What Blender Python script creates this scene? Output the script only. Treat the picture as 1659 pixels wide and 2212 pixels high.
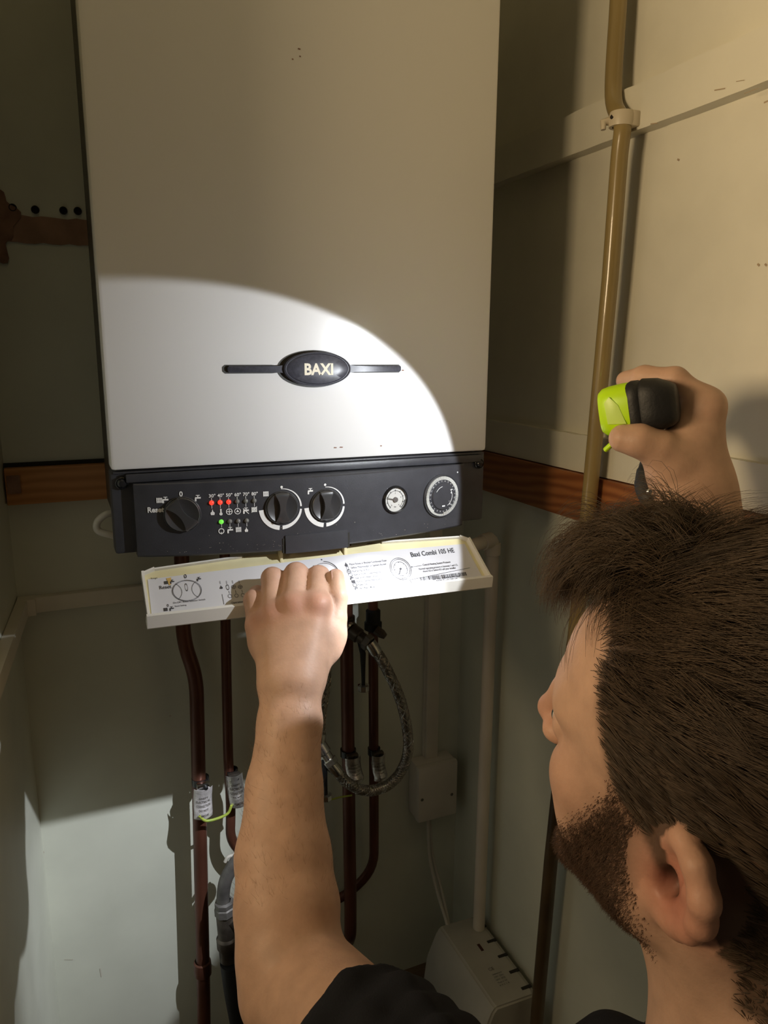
import bpy, bmesh, math, random
import numpy as np
from mathutils import Vector, Matrix

for o in list(bpy.data.objects): bpy.data.objects.remove(o, do_unlink=True)
S = bpy.context.scene
COL = S.collection
random.seed(4)
RNG = np.random.default_rng(7)

# ------------------------------------------------------------------ camera
# metres; X along the boiler front, Y into the cupboard, Z up; origin = lower left corner of the boiler's white cover
CW, CH, CF = 1659.0, 2212.0, 1610.44
CP = np.array([-0.0454808, -0.8118533, 0.1219631])
YAW, PITCH, ROLL = 0.4111305, 0.2109713, -0.0051997
def cam_axes():
    cy, sy, cp, sp = math.cos(YAW), math.sin(YAW), math.cos(PITCH), math.sin(PITCH)
    f = np.array([sy*cp, cy*cp, -sp]); r = np.array([cy, -sy, 0.0]); d = np.cross(f, r)
    cr, sr = math.cos(ROLL), math.sin(ROLL)
    return cr*r + sr*d, -sr*r + cr*d, f
CR, CD, CFW = cam_axes()
cam_data = bpy.data.cameras.new('camera'); cam = bpy.data.objects.new('camera', cam_data); COL.objects.link(cam)
cam_data.sensor_fit = 'VERTICAL'; cam_data.sensor_height = 24.0; cam_data.sensor_width = 18.0
cam_data.lens = CF/CH*24.0; cam_data.clip_start = 0.01
m3 = np.stack([CR, -CD, -CFW], 1)
M = Matrix([list(m3[0])+[CP[0]], list(m3[1])+[CP[1]], list(m3[2])+[CP[2]], [0, 0, 0, 1]])
cam.matrix_world = M
S.camera = cam
def pray(u, v): return CR*((u-CW/2)/CF) + CD*((v-CH/2)/CF) + CFW
def on(u, v, ax, val):                      # measured picture point -> point on a real wall / face plane
    r = pray(u, v); return CP + r*((val-CP[ax])/r[ax])
def at(u, v, d): return CP + pray(u, v)*d   # measured picture point -> point at a depth

# ------------------------------------------------------------------ world, lights, exposure
S.view_settings.view_transform = 'Standard'; S.view_settings.look = 'None'
S.view_settings.gamma = 1.0; S.view_settings.exposure = 0.0; S.view_settings.use_curve_mapping = False
W = bpy.data.worlds.new('world'); S.world = W; W.use_nodes = True
bg = W.node_tree.nodes['Background']
bg.inputs['Color'].default_value = (1.0, 0.83, 0.60, 1); bg.inputs['Strength'].default_value = 0.056

TORCH = np.array([0.406, -0.271, 0.070]); TAX = np.array([-0.600, 0.720, -0.345]); TAX = TAX/np.linalg.norm(TAX)
def aim(o, loc, d): o.location = loc; o.rotation_euler = Vector(d).to_track_quat('-Z', 'Y').to_euler()
sp = bpy.data.lights.new('torch_beam', 'SPOT'); so = bpy.data.objects.new('torch_beam', sp); COL.objects.link(so)
aim(so, TORCH + TAX*0.004, TAX)
sp.energy = 8.2; sp.color = (0.90, 0.94, 1.0); sp.spot_size = math.radians(77.5); sp.spot_blend = 0.07; sp.shadow_soft_size = 0.003
# torch beam profile made up to brighten the lower wall: a hot spot low in the cone, weaker towards its rim
sp.use_nodes = True; nt_ = sp.node_tree; em = nt_.nodes['Emission']
HOT = Vector((-0.39, 0.525, -0.754)).normalized(); so_q = Vector(TAX).to_track_quat('-Z', 'Y'); hl_ = so_q.inverted() @ HOT
tcn = nt_.nodes.new('ShaderNodeTexCoord'); dt = nt_.nodes.new('ShaderNodeVectorMath'); dt.operation = 'DOT_PRODUCT'
nt_.links.new(tcn.outputs['Normal'], dt.inputs[0]); dt.inputs[1].default_value = hl_
rp = nt_.nodes.new('ShaderNodeValToRGB'); rp.color_ramp.interpolation = 'EASE'
mr_ = nt_.nodes.new('ShaderNodeMapRange'); mr_.inputs['From Min'].default_value = 0.8; mr_.inputs['From Max'].default_value = 1.0
nt_.links.new(dt.outputs['Value'], mr_.inputs['Value']); nt_.links.new(mr_.outputs['Result'], rp.inputs['Fac'])
els = rp.color_ramp.elements; els[0].position = 0.0; els[0].color = (0.145, 0.145, 0.145, 1); els[1].position = 1.0; els[1].color = (1, 1, 1, 1)
for p_, c_ in ((0.25, 0.145), (0.53, 0.155), (0.755, 0.20), (0.89, 0.62), (0.95, 0.94)): e_ = els.new(p_); e_.color = (c_, c_, c_, 1)
bm_ = nt_.nodes.new('ShaderNodeMath'); bm_.operation = 'MULTIPLY'; bm_.inputs[1].default_value = 3.8
nt_.links.new(rp.outputs['Color'], bm_.inputs[0]); nt_.links.new(bm_.outputs['Value'], em.inputs['Strength'])
la = bpy.data.lights.new('hall_lamp', 'AREA'); lo = bpy.data.objects.new('hall_lamp', la); COL.objects.link(lo)
la.shape = 'RECTANGLE'; la.size = 0.55; la.size_y = 0.30; la.energy = 10.6; la.color = (1.0, 0.75, 0.45); la.spread = math.radians(140)
aim(lo, (-0.95, -0.40, 0.30), (1.0, 0.22, 0.40))

# ------------------------------------------------------------------ materials
def mat(name, col, rough=0.5, metal=0.0, nscale=0, namt=0.12, bump=0.0, bscale=200, spec=0.5, emit=None, tint=None, coat=0, sss=0, stretch=None):
    m = bpy.data.materials.new(name); m.use_nodes = True
    nt = m.node_tree; b = nt.nodes['Principled BSDF']
    b.inputs['Base Color'].default_value = (*col, 1); b.inputs['Roughness'].default_value = rough
    b.inputs['Metallic'].default_value = metal; b.inputs['Specular IOR Level'].default_value = spec
    b.inputs['Coat Weight'].default_value = coat
    if sss:
        b.inputs['Subsurface Weight'].default_value = sss; b.inputs['Subsurface Radius'].default_value = (1.0, 0.35, 0.2); b.inputs['Subsurface Scale'].default_value = 0.004
    tc = nt.nodes.new('ShaderNodeTexCoord'); src = tc.outputs['Object']
    if stretch:
        mp = nt.nodes.new('ShaderNodeMapping'); mp.inputs['Scale'].default_value = stretch
        nt.links.new(src, mp.inputs[0]); src = mp.outputs[0]
    if nscale:
        n = nt.nodes.new('ShaderNodeTexNoise'); n.inputs['Scale'].default_value = nscale; n.inputs['Detail'].default_value = 6
        nt.links.new(src, n.inputs['Vector'])
        r = nt.nodes.new('ShaderNodeMapRange'); r.inputs['From Min'].default_value = 0.3; r.inputs['From Max'].default_value = 0.7
        nt.links.new(n.outputs['Fac'], r.inputs['Value'])
        mx = nt.nodes.new('ShaderNodeMix'); mx.data_type = 'RGBA'
        t = tint if tint else tuple(c*(1-namt) for c in col)
        mx.inputs['A'].default_value = (*t, 1); mx.inputs['B'].default_value = (*[min(1, c*(1+namt*0.5)) for c in col], 1)
        nt.links.new(r.outputs['Result'], mx.inputs['Factor']); nt.links.new(mx.outputs['Result'], b.inputs['Base Color'])
    if bump:
        n2 = nt.nodes.new('ShaderNodeTexNoise'); n2.inputs['Scale'].default_value = bscale; n2.inputs['Detail'].default_value = 4
        nt.links.new(src, n2.inputs['Vector'])
        bp = nt.nodes.new('ShaderNodeBump'); bp.inputs['Strength'].default_value = bump; bp.inputs['Distance'].default_value = 0.002
        nt.links.new(n2.outputs['Fac'], bp.inputs['Height']); nt.links.new(bp.outputs['Normal'], b.inputs['Normal'])
    if emit:
        b.inputs['Emission Color'].default_value = (*emit[:3], 1); b.inputs['Emission Strength'].default_value = emit[3]
    return m

M_WALL = mat('sage_paint', (0.72, 0.738, 0.635), 0.55, nscale=7, namt=0.10, bump=0.06, bscale=60)
M_CREAM = mat('cream_paint', (0.70, 0.67, 0.55), 0.5, nscale=9, namt=0.08, bump=0.06, bscale=50)
M_TRUNK = mat('trunking_white', (0.80, 0.75, 0.64), 0.45, nscale=12, namt=0.1)
M_PLASTER = mat('bare_plaster', (0.37, 0.225, 0.16), 0.9, nscale=30, namt=0.25, bump=0.3, bscale=90)
M_SCAR = mat('old_paint_scar', (0.30, 0.17, 0.12), 0.9, nscale=40, namt=0.4, bump=0.4, bscale=80)
M_HOLE = mat('hole_dark', (0.02, 0.013, 0.01), 0.9)
M_FLOOR = mat('floor_board', (0.16, 0.10, 0.055), 0.7, nscale=12, namt=0.35, bump=0.15, stretch=(1, 6, 1))
M_GAP = mat('gap_dark', (0.03, 0.028, 0.022), 0.9)
M_CASE = mat('boiler_white', (0.80, 0.79, 0.77), 0.27, nscale=5, namt=0.02, bump=0.010, bscale=900)
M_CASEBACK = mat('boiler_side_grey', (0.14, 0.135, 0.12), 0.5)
M_PANEL = mat('panel_dark', (0.046, 0.047, 0.054), 0.36, nscale=60, namt=0.15, bump=0.12, bscale=1400)
M_BLACK = mat('gloss_black', (0.012, 0.012, 0.013), 0.22)
M_KNOB = mat('knob_black', (0.045, 0.045, 0.047), 0.30, spec=0.9)
M_RECESS = mat('recess_dark', (0.05, 0.05, 0.045), 0.6)
M_BADGE = mat('badge_grey', (0.055, 0.056, 0.072), 0.35, nscale=300, namt=0.3)
M_PRINT = mat('white_print', (0.90, 0.90, 0.88), 0.6)
M_CREAMP = mat('cream_print', (0.80, 0.74, 0.58), 0.5)
M_CHROME = mat('chrome', (0.75, 0.75, 0.74), 0.22, 1.0, nscale=60, namt=0.3, bump=0.05, bscale=300)
M_STEEL = mat('braided_steel', (0.40, 0.38, 0.35), 0.32, 0.9, nscale=200, namt=0.3)
M_FOIL = mat('tinned_tag', (0.72, 0.70, 0.68), 0.28, 0.85, nscale=150, namt=0.25, bump=0.35, bscale=320)
M_TAGW = mat('pale_tag', (0.75, 0.71, 0.72), 0.4, 0.35, nscale=120, namt=0.2, bump=0.35, bscale=260)
M_COPPER = mat('tarnished_copper', (0.155, 0.058, 0.036), 0.38, 0.35, nscale=25, namt=0.45, stretch=(1, 1, 0.25))
M_BRASS = mat('fitting_dark', (0.13, 0.11, 0.09), 0.4, 0.7, nscale=60, namt=0.4, bump=0.2)
M_FITGREY = mat('fitting_grey', (0.20, 0.19, 0.18), 0.45, 0.4, nscale=40, namt=0.4, bump=0.2)
M_RUBBER = mat('black_rubber', (0.010, 0.010, 0.011), 0.55, bump=0.15, bscale=300)
M_CONDEN = mat('white_pipe', (0.80, 0.72, 0.61), 0.45, nscale=18, namt=0.18, stretch=(1, 1, 0.3))
M_OLIVE = mat('yellowed_pipe', (0.34, 0.25, 0.10), 0.25, nscale=20, namt=0.3, coat=0.3, stretch=(1, 1, 0.2))
M_STAINSHADE = mat('stained_shaded_pipe', (0.13, 0.085, 0.04), 0.4, nscale=14, namt=0.1, tint=(0.035, 0.022, 0.012), stretch=(1, 1, 0.5))  # pipe stain with the man's shadow mixed into its dark colour
M_CLIP = mat('clip_cream', (0.62, 0.54, 0.40), 0.4)
M_PUMP = mat('pump_grey', (0.50, 0.48, 0.42), 0.5, nscale=15, namt=0.12)
M_JBOX = mat('junction_white', (0.70, 0.655, 0.57), 0.5, nscale=15, namt=0.1)
M_CABLE = mat('white_cable', (0.60, 0.57, 0.50), 0.5)
M_EARTH = mat('green_yellow', (0.50, 0.56, 0.09), 0.4, nscale=80, namt=0.1, tint=(0.28, 0.42, 0.06))
M_FLAPIN = mat('aged_plastic', (0.76, 0.69, 0.42), 0.4, nscale=25, namt=0.12)
M_FLAP = mat('flap_white', (0.74, 0.72, 0.66), 0.4, nscale=12, namt=0.05)
M_PAPER = mat('label_paper', (0.58, 0.58, 0.605), 0.35, nscale=14, namt=0.05, coat=0.2, bump=0.05, bscale=70)
M_INK = mat('ink', (0.035, 0.034, 0.04), 0.6)
M_RUST = mat('label_stain', (0.55, 0.36, 0.10), 0.6)
M_LEDR = mat('led_red', (0.5, 0.02, 0.02), 0.3, emit=(1.0, 0.04, 0.02, 1.6))
M_LEDG = mat('led_green', (0.05, 0.4, 0.03), 0.3, emit=(0.25, 1.0, 0.1, 0.7))
M_LEDO = mat('led_off', (0.20, 0.20, 0.19), 0.2)
M_DIAL = mat('dial_face', (0.72, 0.71, 0.66), 0.4)
M_NEEDLE = mat('needle_grey', (0.14, 0.13, 0.12), 0.4)
M_TOOTH = mat('tappet_pale', (0.66, 0.66, 0.62), 0.4)
M_LIME = mat('torch_lime', (0.52, 0.86, 0.005), 0.38, sss=0)
M_LENS = mat('torch_lens', (0.9, 0.9, 0.9), 0.1, emit=(0.93, 0.97, 1.0, 30))
def glass(name):
    m = bpy.data.materials.new(name); m.use_nodes = True; nt = m.node_tree; nt.nodes.clear()
    o = nt.nodes.new('ShaderNodeOutputMaterial'); t = nt.nodes.new('ShaderNodeBsdfTransparent'); g = nt.nodes.new('ShaderNodeBsdfGlossy'); x = nt.nodes.new('ShaderNodeMixShader')
    g.inputs['Roughness'].default_value = 0.05; t.inputs['Color'].default_value = (0.95, 0.95, 0.95, 1); x.inputs[0].default_value = 0.07
    nt.links.new(t.outputs[0], x.inputs[1]); nt.links.new(g.outputs[0], x.inputs[2]); nt.links.new(x.outputs[0], o.inputs[0]); return m
M_GLASS = glass('clear_cover')
def wood(name, c1, c2, axis):
    m = bpy.data.materials.new(name); m.use_nodes = True; nt = m.node_tree; b = nt.nodes['Principled BSDF']
    tc = nt.nodes.new('ShaderNodeTexCoord'); mp = nt.nodes.new('ShaderNodeMapping')
    mp.inputs['Scale'].default_value = (0.18, 1, 1) if axis == 0 else (1, 0.18, 1)
    mp.inputs['Rotation'].default_value = (0.35, 0.12, 0.1)
    w = nt.nodes.new('ShaderNodeTexWave'); w.inputs['Scale'].default_value = 24; w.inputs['Distortion'].default_value = 11
    w.inputs['Detail'].default_value = 3; w.inputs['Detail Scale'].default_value = 0.7; w.bands_direction = 'Z'
    mx = nt.nodes.new('ShaderNodeMix'); mx.data_type = 'RGBA'; mx.inputs['A'].default_value = (*c1, 1); mx.inputs['B'].default_value = (*c2, 1)
    nt.links.new(tc.outputs['Object'], mp.inputs[0]); nt.links.new(mp.outputs[0], w.inputs[0]); nt.links.new(w.outputs['Fac'], mx.inputs['Factor'])
    nt.links.new(mx.outputs['Result'], b.inputs['Base Color']); b.inputs['Roughness'].default_value = 0.5
    return m
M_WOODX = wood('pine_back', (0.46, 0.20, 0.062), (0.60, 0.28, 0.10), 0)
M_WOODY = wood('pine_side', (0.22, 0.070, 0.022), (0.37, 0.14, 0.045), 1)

# ------------------------------------------------------------------ mesh helpers
def V(a): return Vector((float(a[0]), float(a[1]), float(a[2])))
def link(name, me, material=None, parent=None):
    o = bpy.data.objects.new(name, me); COL.objects.link(o)
    if material and not me.materials: me.materials.append(material)
    if parent is not None:
        o.parent = parent
        if parent.type == 'EMPTY': o.matrix_parent_inverse = parent.matrix_basis.inverted()
    return o
def bm_obj(name, bm, material, parent=None, smooth=40):
    bmesh.ops.recalc_face_normals(bm, faces=bm.faces[:])
    me = bpy.data.meshes.new(name); bm.to_mesh(me); bm.free()
    o = link(name, me, material, parent)
    if smooth:
        me.polygons.foreach_set('use_smooth', [True]*len(me.polygons))
        try: me.set_sharp_from_angle(angle=math.radians(smooth))
        except Exception: pass
    return o
def fast_mesh(name, v, f, smooth=True):
    v = np.ascontiguousarray(v, np.float32); f = np.ascontiguousarray(f, np.int32); n = f.shape[1]
    me = bpy.data.meshes.new(name)
    me.vertices.add(len(v)); me.vertices.foreach_set('co', v.ravel())
    me.loops.add(f.size); me.loops.foreach_set('vertex_index', f.ravel())
    me.polygons.add(len(f)); me.polygons.foreach_set('loop_start', np.arange(0, f.size, n, dtype=np.int32))
    if smooth: me.polygons.foreach_set('use_smooth', np.ones(len(f), bool))
    me.update(calc_edges=True); me.validate()
    return me
def empty(name, loc, label, cat, group=None):
    o = bpy.data.objects.new(name, None); COL.objects.link(o); o.location = V(loc); o.empty_display_size = 0.02
    tag(o, label, cat, group); return o
def tag(o, label, cat, group=None):
    o['label'] = label; o['category'] = cat
    if group: o['group'] = group
    return o
def struct(o): o['kind'] = 'structure'; return o
def add_box(bm, x0, x1, y0, y1, z0, z1, bevel=0.0, seg=2):
    r = bmesh.ops.create_cube(bm, size=1.0)
    bmesh.ops.scale(bm, vec=(x1-x0, y1-y0, z1-z0), verts=r['verts'])
    bmesh.ops.translate(bm, vec=((x0+x1)/2, (y0+y1)/2, (z0+z1)/2), verts=r['verts'])
    if bevel:
        es = list({e for v in r['verts'] for e in v.link_edges})
        bmesh.ops.bevel(bm, geom=es, offset=bevel, segments=seg, affect='EDGES', profile=0.5)
def box(name, x0, x1, y0, y1, z0, z1, material, parent=None, bevel=0.0):
    bm = bmesh.new(); add_box(bm, x0, x1, y0, y1, z0, z1, bevel); return bm_obj(name, bm, material, parent, 35)
def catmull(pts, n=8):
    P = [np.array(p, float) for p in pts]; P = [2*P[0]-P[1]] + P + [2*P[-1]-P[-2]]; out = []
    for i in range(1, len(P)-2):
        for k in range(n):
            t = k/n; a, b, c, d = P[i-1], P[i], P[i+1], P[i+2]
            out.append(0.5*((2*b)+(c-a)*t+(2*a-5*b+4*c-d)*t*t+(3*b-a-3*c+d)*t**3))
    out.append(P[-2]); return out
def fillet(pts, r, n=6):                   # polyline with rounded elbows
    P = [np.array(p, float) for p in pts]; out = [P[0]]
    for i in range(1, len(P)-1):
        a = P[i-1]-P[i]; b = P[i+1]-P[i]; la_, lb = np.linalg.norm(a), np.linalg.norm(b)
        rr = min(r, la_*0.48, lb*0.48); s = P[i]+a/la_*rr; e = P[i]+b/lb*rr
        for k in range(n+1):
            t = k/n; out.append((1-t)**2*s + 2*t*(1-t)*P[i] + t*t*e)
    out.append(P[-1]); return out
def add_tube(bm, path, rad, sides=16, cap=True, flat=None):
    P = [np.array(p, float) for p in path]; n = len(P)
    rad = rad if hasattr(rad, '__len__') else [rad]*n
    T = []
    for i in range(n):
        t = P[min(i+1, n-1)]-P[max(i-1, 0)]; T.append(t/(np.linalg.norm(t)+1e-12))
    u = np.cross(T[0], [0, 0, 1.0] if abs(T[0][2]) < 0.9 else [1.0, 0, 0]); u /= np.linalg.norm(u); rings = []
    for i in range(n):
        u = u - T[i]*(u@T[i]); u /= np.linalg.norm(u); w = np.cross(T[i], u)
        rings.append([bm.verts.new(P[i]+rad[i]*(math.cos(2*math.pi*k/sides)*u+math.sin(2*math.pi*k/sides)*w*(flat or 1))) for k in range(sides)])
    for i in range(n-1):
        for k in range(sides): bm.faces.new((rings[i][k], rings[i][(k+1) % sides], rings[i+1][(k+1) % sides], rings[i+1][k]))
    if cap: bm.faces.new(rings[0][::-1]); bm.faces.new(rings[-1])
def tube(name, path, rad, material, parent=None, sides=16, flat=None):
    bm = bmesh.new(); add_tube(bm, path, rad, sides, True, flat); return bm_obj(name, bm, material, parent, 50)
def add_lathe(bm, o, ax, prof, sides=40):  # prof: (radius, height along ax)
    ax = np.array(ax, float); ax /= np.linalg.norm(ax); o = np.array(o, float)
    u = np.cross(ax, [0, 0, 1.0] if abs(ax[2]) < 0.9 else [1.0, 0, 0]); u /= np.linalg.norm(u); w = np.cross(ax, u); rings = []
    for r, h in prof:
        if r <= 1e-7: rings.append([bm.verts.new(o+ax*h)])
        else: rings.append([bm.verts.new(o+ax*h+r*(math.cos(2*math.pi*k/sides)*u+math.sin(2*math.pi*k/sides)*w)) for k in range(sides)])
    for a, b in zip(rings, rings[1:]):
        for k in range(sides):
            k2 = (k+1) % sides
            if len(a) == 1 and len(b) > 1: bm.faces.new((a[0], b[k], b[k2]))
            elif len(b) == 1 and len(a) > 1: bm.faces.new((a[k], b[0], a[k2]))
            elif len(a) > 1: bm.faces.new((a[k], b[k], b[k2], a[k2]))
def lathe(name, o, ax, prof, material, parent=None, sides=40, smooth=35):
    bm = bmesh.new(); add_lathe(bm, o, ax, prof, sides); return bm_obj(name, bm, material, parent, smooth)
def add_prism(bm, pts2, fn, depth):        # outline (a,b) -> fn(a,b,h); h from 0 to depth
    lo_ = [bm.verts.new(fn(a, b, 0.0)) for a, b in pts2]; hi = [bm.verts.new(fn(a, b, depth)) for a, b in pts2]; n = len(pts2)
    bm.faces.new(lo_[::-1]); bm.faces.new(hi)
    for i in range(n): bm.faces.new((lo_[i], lo_[(i+1) % n], hi[(i+1) % n], hi[i]))
def prism(name, pts2, fn, depth, material, parent=None, bevel=0.0, smooth=35):
    bm = bmesh.new(); add_prism(bm, pts2, fn, depth)
    if bevel: bmesh.ops.bevel(bm, geom=bm.edges[:], offset=bevel, segments=2, affect='EDGES', profile=0.5)
    return bm_obj(name, bm, material, parent, smooth)
def copy_thing(o, off, label=None):        # a thing with copies of its parts
    c = o.copy(); COL.objects.link(c); c.location = o.location+V(off)
    if label: c['label'] = label
    for ch in o.children:
        d = ch.copy(); COL.objects.link(d); d.parent = c; d.matrix_parent_inverse = ch.matrix_parent_inverse.copy()
        for g in ch.children:
            e = g.copy(); COL.objects.link(e); e.parent = d
    return c

# ------------------------------------------------------------------ flat print (lettering, symbols) mapped onto a surface
class Print:
    def __init__(self, fn): self.fn = fn; self.v = []; self.f = []
    def poly(self, pts):
        k = len(self.v); self.v += [self.fn(a, b) for a, b in pts]; self.f.append(tuple(range(k, k+len(pts))))
    def rect(self, a0, b0, a1, b1): self.poly([(a0, b0), (a1, b0), (a1, b1), (a0, b1)])
    def line(self, p, q, w):
        p = np.array(p, float); q = np.array(q, float); d = q-p; d /= np.linalg.norm(d)+1e-12; n = np.array([-d[1], d[0]])*w/2
        self.poly([p-n, q-n, q+n, p+n])
    def arc(self, c, r0, a0, a1, w0, w1=None, n=24, ry=1.0):
        w1 = w0 if w1 is None else w1
        for i in range(n):
            t0, t1 = i/n, (i+1)/n; A, B = math.radians(a0+(a1-a0)*t0), math.radians(a0+(a1-a0)*t1)
            wa, wb = w0+(w1-w0)*t0, w0+(w1-w0)*t1
            P = lambda r, t: (c[0]+r*math.cos(t), c[1]+r*ry*math.sin(t))
            self.poly([P(r0, A), P(r0+wa, A), P(r0+wb, B), P(r0, B)])
    def disc(self, c, r, n=16, ry=1.0): self.poly([(c[0]+r*math.cos(2*math.pi*k/n), c[1]+r*ry*math.sin(2*math.pi*k/n)) for k in range(n)])
    def text(self, s, a, b, height, width=None, align='l', bold=0.0, rot=0.0):
        cu = bpy.data.curves.new('t', 'FONT'); cu.body = s; cu.size = 1.0; cu.offset = bold; cu.resolution_u = 3
        o = bpy.data.objects.new('t', cu); COL.objects.link(o)
        bpy.context.view_layer.update()
        me = bpy.data.meshes.new_from_object(o.evaluated_get(bpy.context.evaluated_depsgraph_get()))
        vs = np.array([v.co[:2] for v in me.vertices]); fs = [tuple(p.vertices) for p in me.polygons]
        bpy.data.objects.remove(o); bpy.data.curves.remove(cu); bpy.data.meshes.remove(me)
        if not len(vs): return
        x0, x1 = vs[:, 0].min(), vs[:, 0].max()
        sy = height/0.70; sx = sy if width is None else width/(x1-x0)
        xs = (vs[:, 0]-x0)*sx; ys = vs[:, 1]*sy
        if align == 'c': xs = xs-(x1-x0)*sx/2
        if align == 'r': xs = xs-(x1-x0)*sx
        c, s_ = math.cos(rot), math.sin(rot); k = len(self.v)
        self.v += [self.fn(a+x*c-y*s_, b+x*s_+y*c) for x, y in zip(xs, ys)]; self.f += [tuple(i+k for i in f) for f in fs]
    def tap(self, a, b, s, w):
        self.rect(a-s*0.45, b, a+s*0.5, b+s*0.28); self.rect(a-s*0.5, b-s*0.45, a-s*0.22, b+s*0.1)
        self.rect(a-s*0.06, b+s*0.28, a+s*0.1, b+s*0.55); self.rect(a-s*0.3, b+s*0.52, a+s*0.35, b+s*0.64)
    def radiator(self, a, b, s, w):
        for k in range(4): self.rect(a-s*0.5+k*s*0.27, b-s*0.45, a-s*0.5+k*s*0.27+s*0.19, b+s*0.5)
        self.rect(a-s*0.5, b-s*0.3, a+s*0.5, b-s*0.2); self.rect(a-s*0.5, b+s*0.25, a+s*0.5, b+s*0.35)
    def flame(self, a, b, s, w): self.poly([(a-s*0.3, b-s*0.45), (a+s*0.3, b-s*0.45), (a+s*0.36, b-s*0.05), (a+s*0.12, b+s*0.2), (a, b+s*0.6), (a-s*0.14, b+s*0.15), (a-s*0.36, b-s*0.05)])
    def build(self, name, material, parent):
        me = bpy.data.meshes.new(name); me.from_pydata([tuple(map(float, p)) for p in self.v], [], self.f); me.update()
        return link(name, me, material, parent)

# ================================================================== STRUCTURE
ZF = -1.09; YB = 0.335; XL = -0.12; XR = 0.615
wall_back = struct(box('wall_back', -0.16, 0.66, YB, YB+0.05, ZF, 1.25, M_WALL))
XN = -0.158                                   # the left wall flares a little towards the room
wall_left = struct(prism('wall_left', [(XL, YB), (XL-0.035, YB), (XN-0.035, -0.20), (XN, -0.20)], lambda a, b, h: (a, b, ZF+h), 1.25-ZF, M_WALL))
wall_right = struct(box('wall_right', XR, XR+0.045, -1.0, YB, ZF, 1.25, M_CREAM))
floor = struct(box('floor', -1.6, 0.66, -1.9, YB+0.05, ZF-0.04, ZF, M_FLOOR))
ceiling = struct(box('ceiling', -1.6, 0.66, -1.9, YB+0.05, 1.25, 1.29, M_WALL))
def jag(x0, x1, z0, z1, n, amp_lo, amp_hi, seed):
    r = random.Random(seed); xs = [x0+(x1-x0)*i/n for i in range(n+1)]
    lo_ = [(x, z0+r.uniform(-amp_lo, amp_lo)) for x in xs]; hi = [(x, z1+r.uniform(-amp_hi, amp_hi)) for x in xs]
    return lo_ + hi[::-1]
struct(prism('trim_1', jag(-0.12, 0.03, 0.262, 0.2955, 14, 0.0012, 0.0012, 3), lambda a, b, h: (a, YB-0.0025+h, b), 0.0025, M_PLASTER))
struct(prism('trim_2', jag(-1.0, YB, 0.3755, 0.4255, 70, 0.0004, 0.0009, 5), lambda a, b, h: (XR-0.019+h, a, b), 0.019, M_CREAM, bevel=0.0))
struct(prism('trim_3', jag(-1.0, YB, -0.037, 0.0135, 60, 0.0002, 0.0006, 8), lambda a, b, h: (XR-0.011+h, a, b), 0.011, M_CREAM))
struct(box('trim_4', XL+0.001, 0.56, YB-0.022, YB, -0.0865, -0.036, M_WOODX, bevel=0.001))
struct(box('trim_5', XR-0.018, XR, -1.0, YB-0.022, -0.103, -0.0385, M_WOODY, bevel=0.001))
struct(box('batten_shadow', XL, 0.02, YB-0.006, YB, -0.036, -0.0305, M_GAP))  # dark strip added as painted shadow along the top of the batten
sc = []
for k in range(30):
    t = math.pi*(k/29-0.5); rr = 1+0.12*math.sin(5*t+1)+0.08*math.sin(11*t); sc.append((-0.121+0.044*rr*math.cos(t)**0.8, 0.289+0.054*rr*math.sin(t)))
struct(prism('trim_7', sc, lambda a, b, h: (a, YB-0.0040+h, b), 0.0040, M_SCAR))
struct(box('trim_8', XR-0.003, XR, -1.0, YB, ZF, -0.102, M_WALL))
for i, (u, v) in enumerate(((27, 448), (76, 452), (137, 454), (168, 455))):
    h = lathe('drill_hole', on(u, v, 1, YB-0.004), (0, -1, 0), [(0.0, -0.003), (0.0032, -0.003), (0.0036, 0.0002), (0.0048, 0.0), (0.0052, -0.003)], M_HOLE, wall_back, 18)
def wear(parent, ax, val, marks, m):
    q = []; w = Print(lambda a, b: (a, b))
    fn = (lambda a, b: (val, a, b)) if ax == 0 else (lambda a, b: (a, val, b))
    w.fn = fn; o_ = (1, 2) if ax == 0 else (0, 2)
    for (u0, v0, u1, v1, wd) in marks:
        p, q = on(u0, v0, ax, val), on(u1, v1, ax, val); w.line((p[o_[0]], p[o_[1]]), (q[o_[0]], q[o_[1]]), wd)
    w.build('paint_chips', m, parent)['kind'] = 'stuff'
M_CHIP = mat('chip_brown', (0.36, 0.27, 0.17), 0.8)
wear(wall_back, 1, YB-0.0006, ((139, 2073, 158, 2073, .0012), (216, 2092, 219, 2110, .0014), (366, 1545, 369, 1548, .003), (90, 1838, 96, 1842, .002)), mat('chip_pale', (0.62, 0.58, 0.50), 0.7))
wear(wall_right, 0, XR-0.0006, ((1636, 570, 1640, 574, .002), (1652, 570, 1656, 574, .002), (1463, 344, 1467, 346, .002)), M_CHIP)
wear(bpy.data.objects['trim_2'], 0, XR-0.0196, ((1543, 195, 1566, 191, .0010), (1590, 176, 1608, 173, .0006), (1405, 268, 1420, 266, .0012), (1608, 202, 1640, 190, .0006), (1650, 222, 1659, 218, .0016)), M_CHIP)
# screwed bracket end of the batten, far left
box('batten_bracket', XL+0.003, XL+0.020, YB-0.026, YB-0.022, -0.070, -0.045, M_SCAR, wall_back, bevel=0.001)

# ================================================================== BOILER
B = empty('boiler', (0.225, 0.15, -0.09), 'large white wall hung boiler with a dark grey control panel along its bottom', 'boiler')
casing = box('casing', 0, 0.45, 0, 0.028, 0, 0.70, M_CASE, B, bevel=0.0045)
box('side_body', 0.010, 0.440, 0.028, YB-0.02, -0.088, 0.695, M_CASEBACK, B, bevel=0.002)
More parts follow.
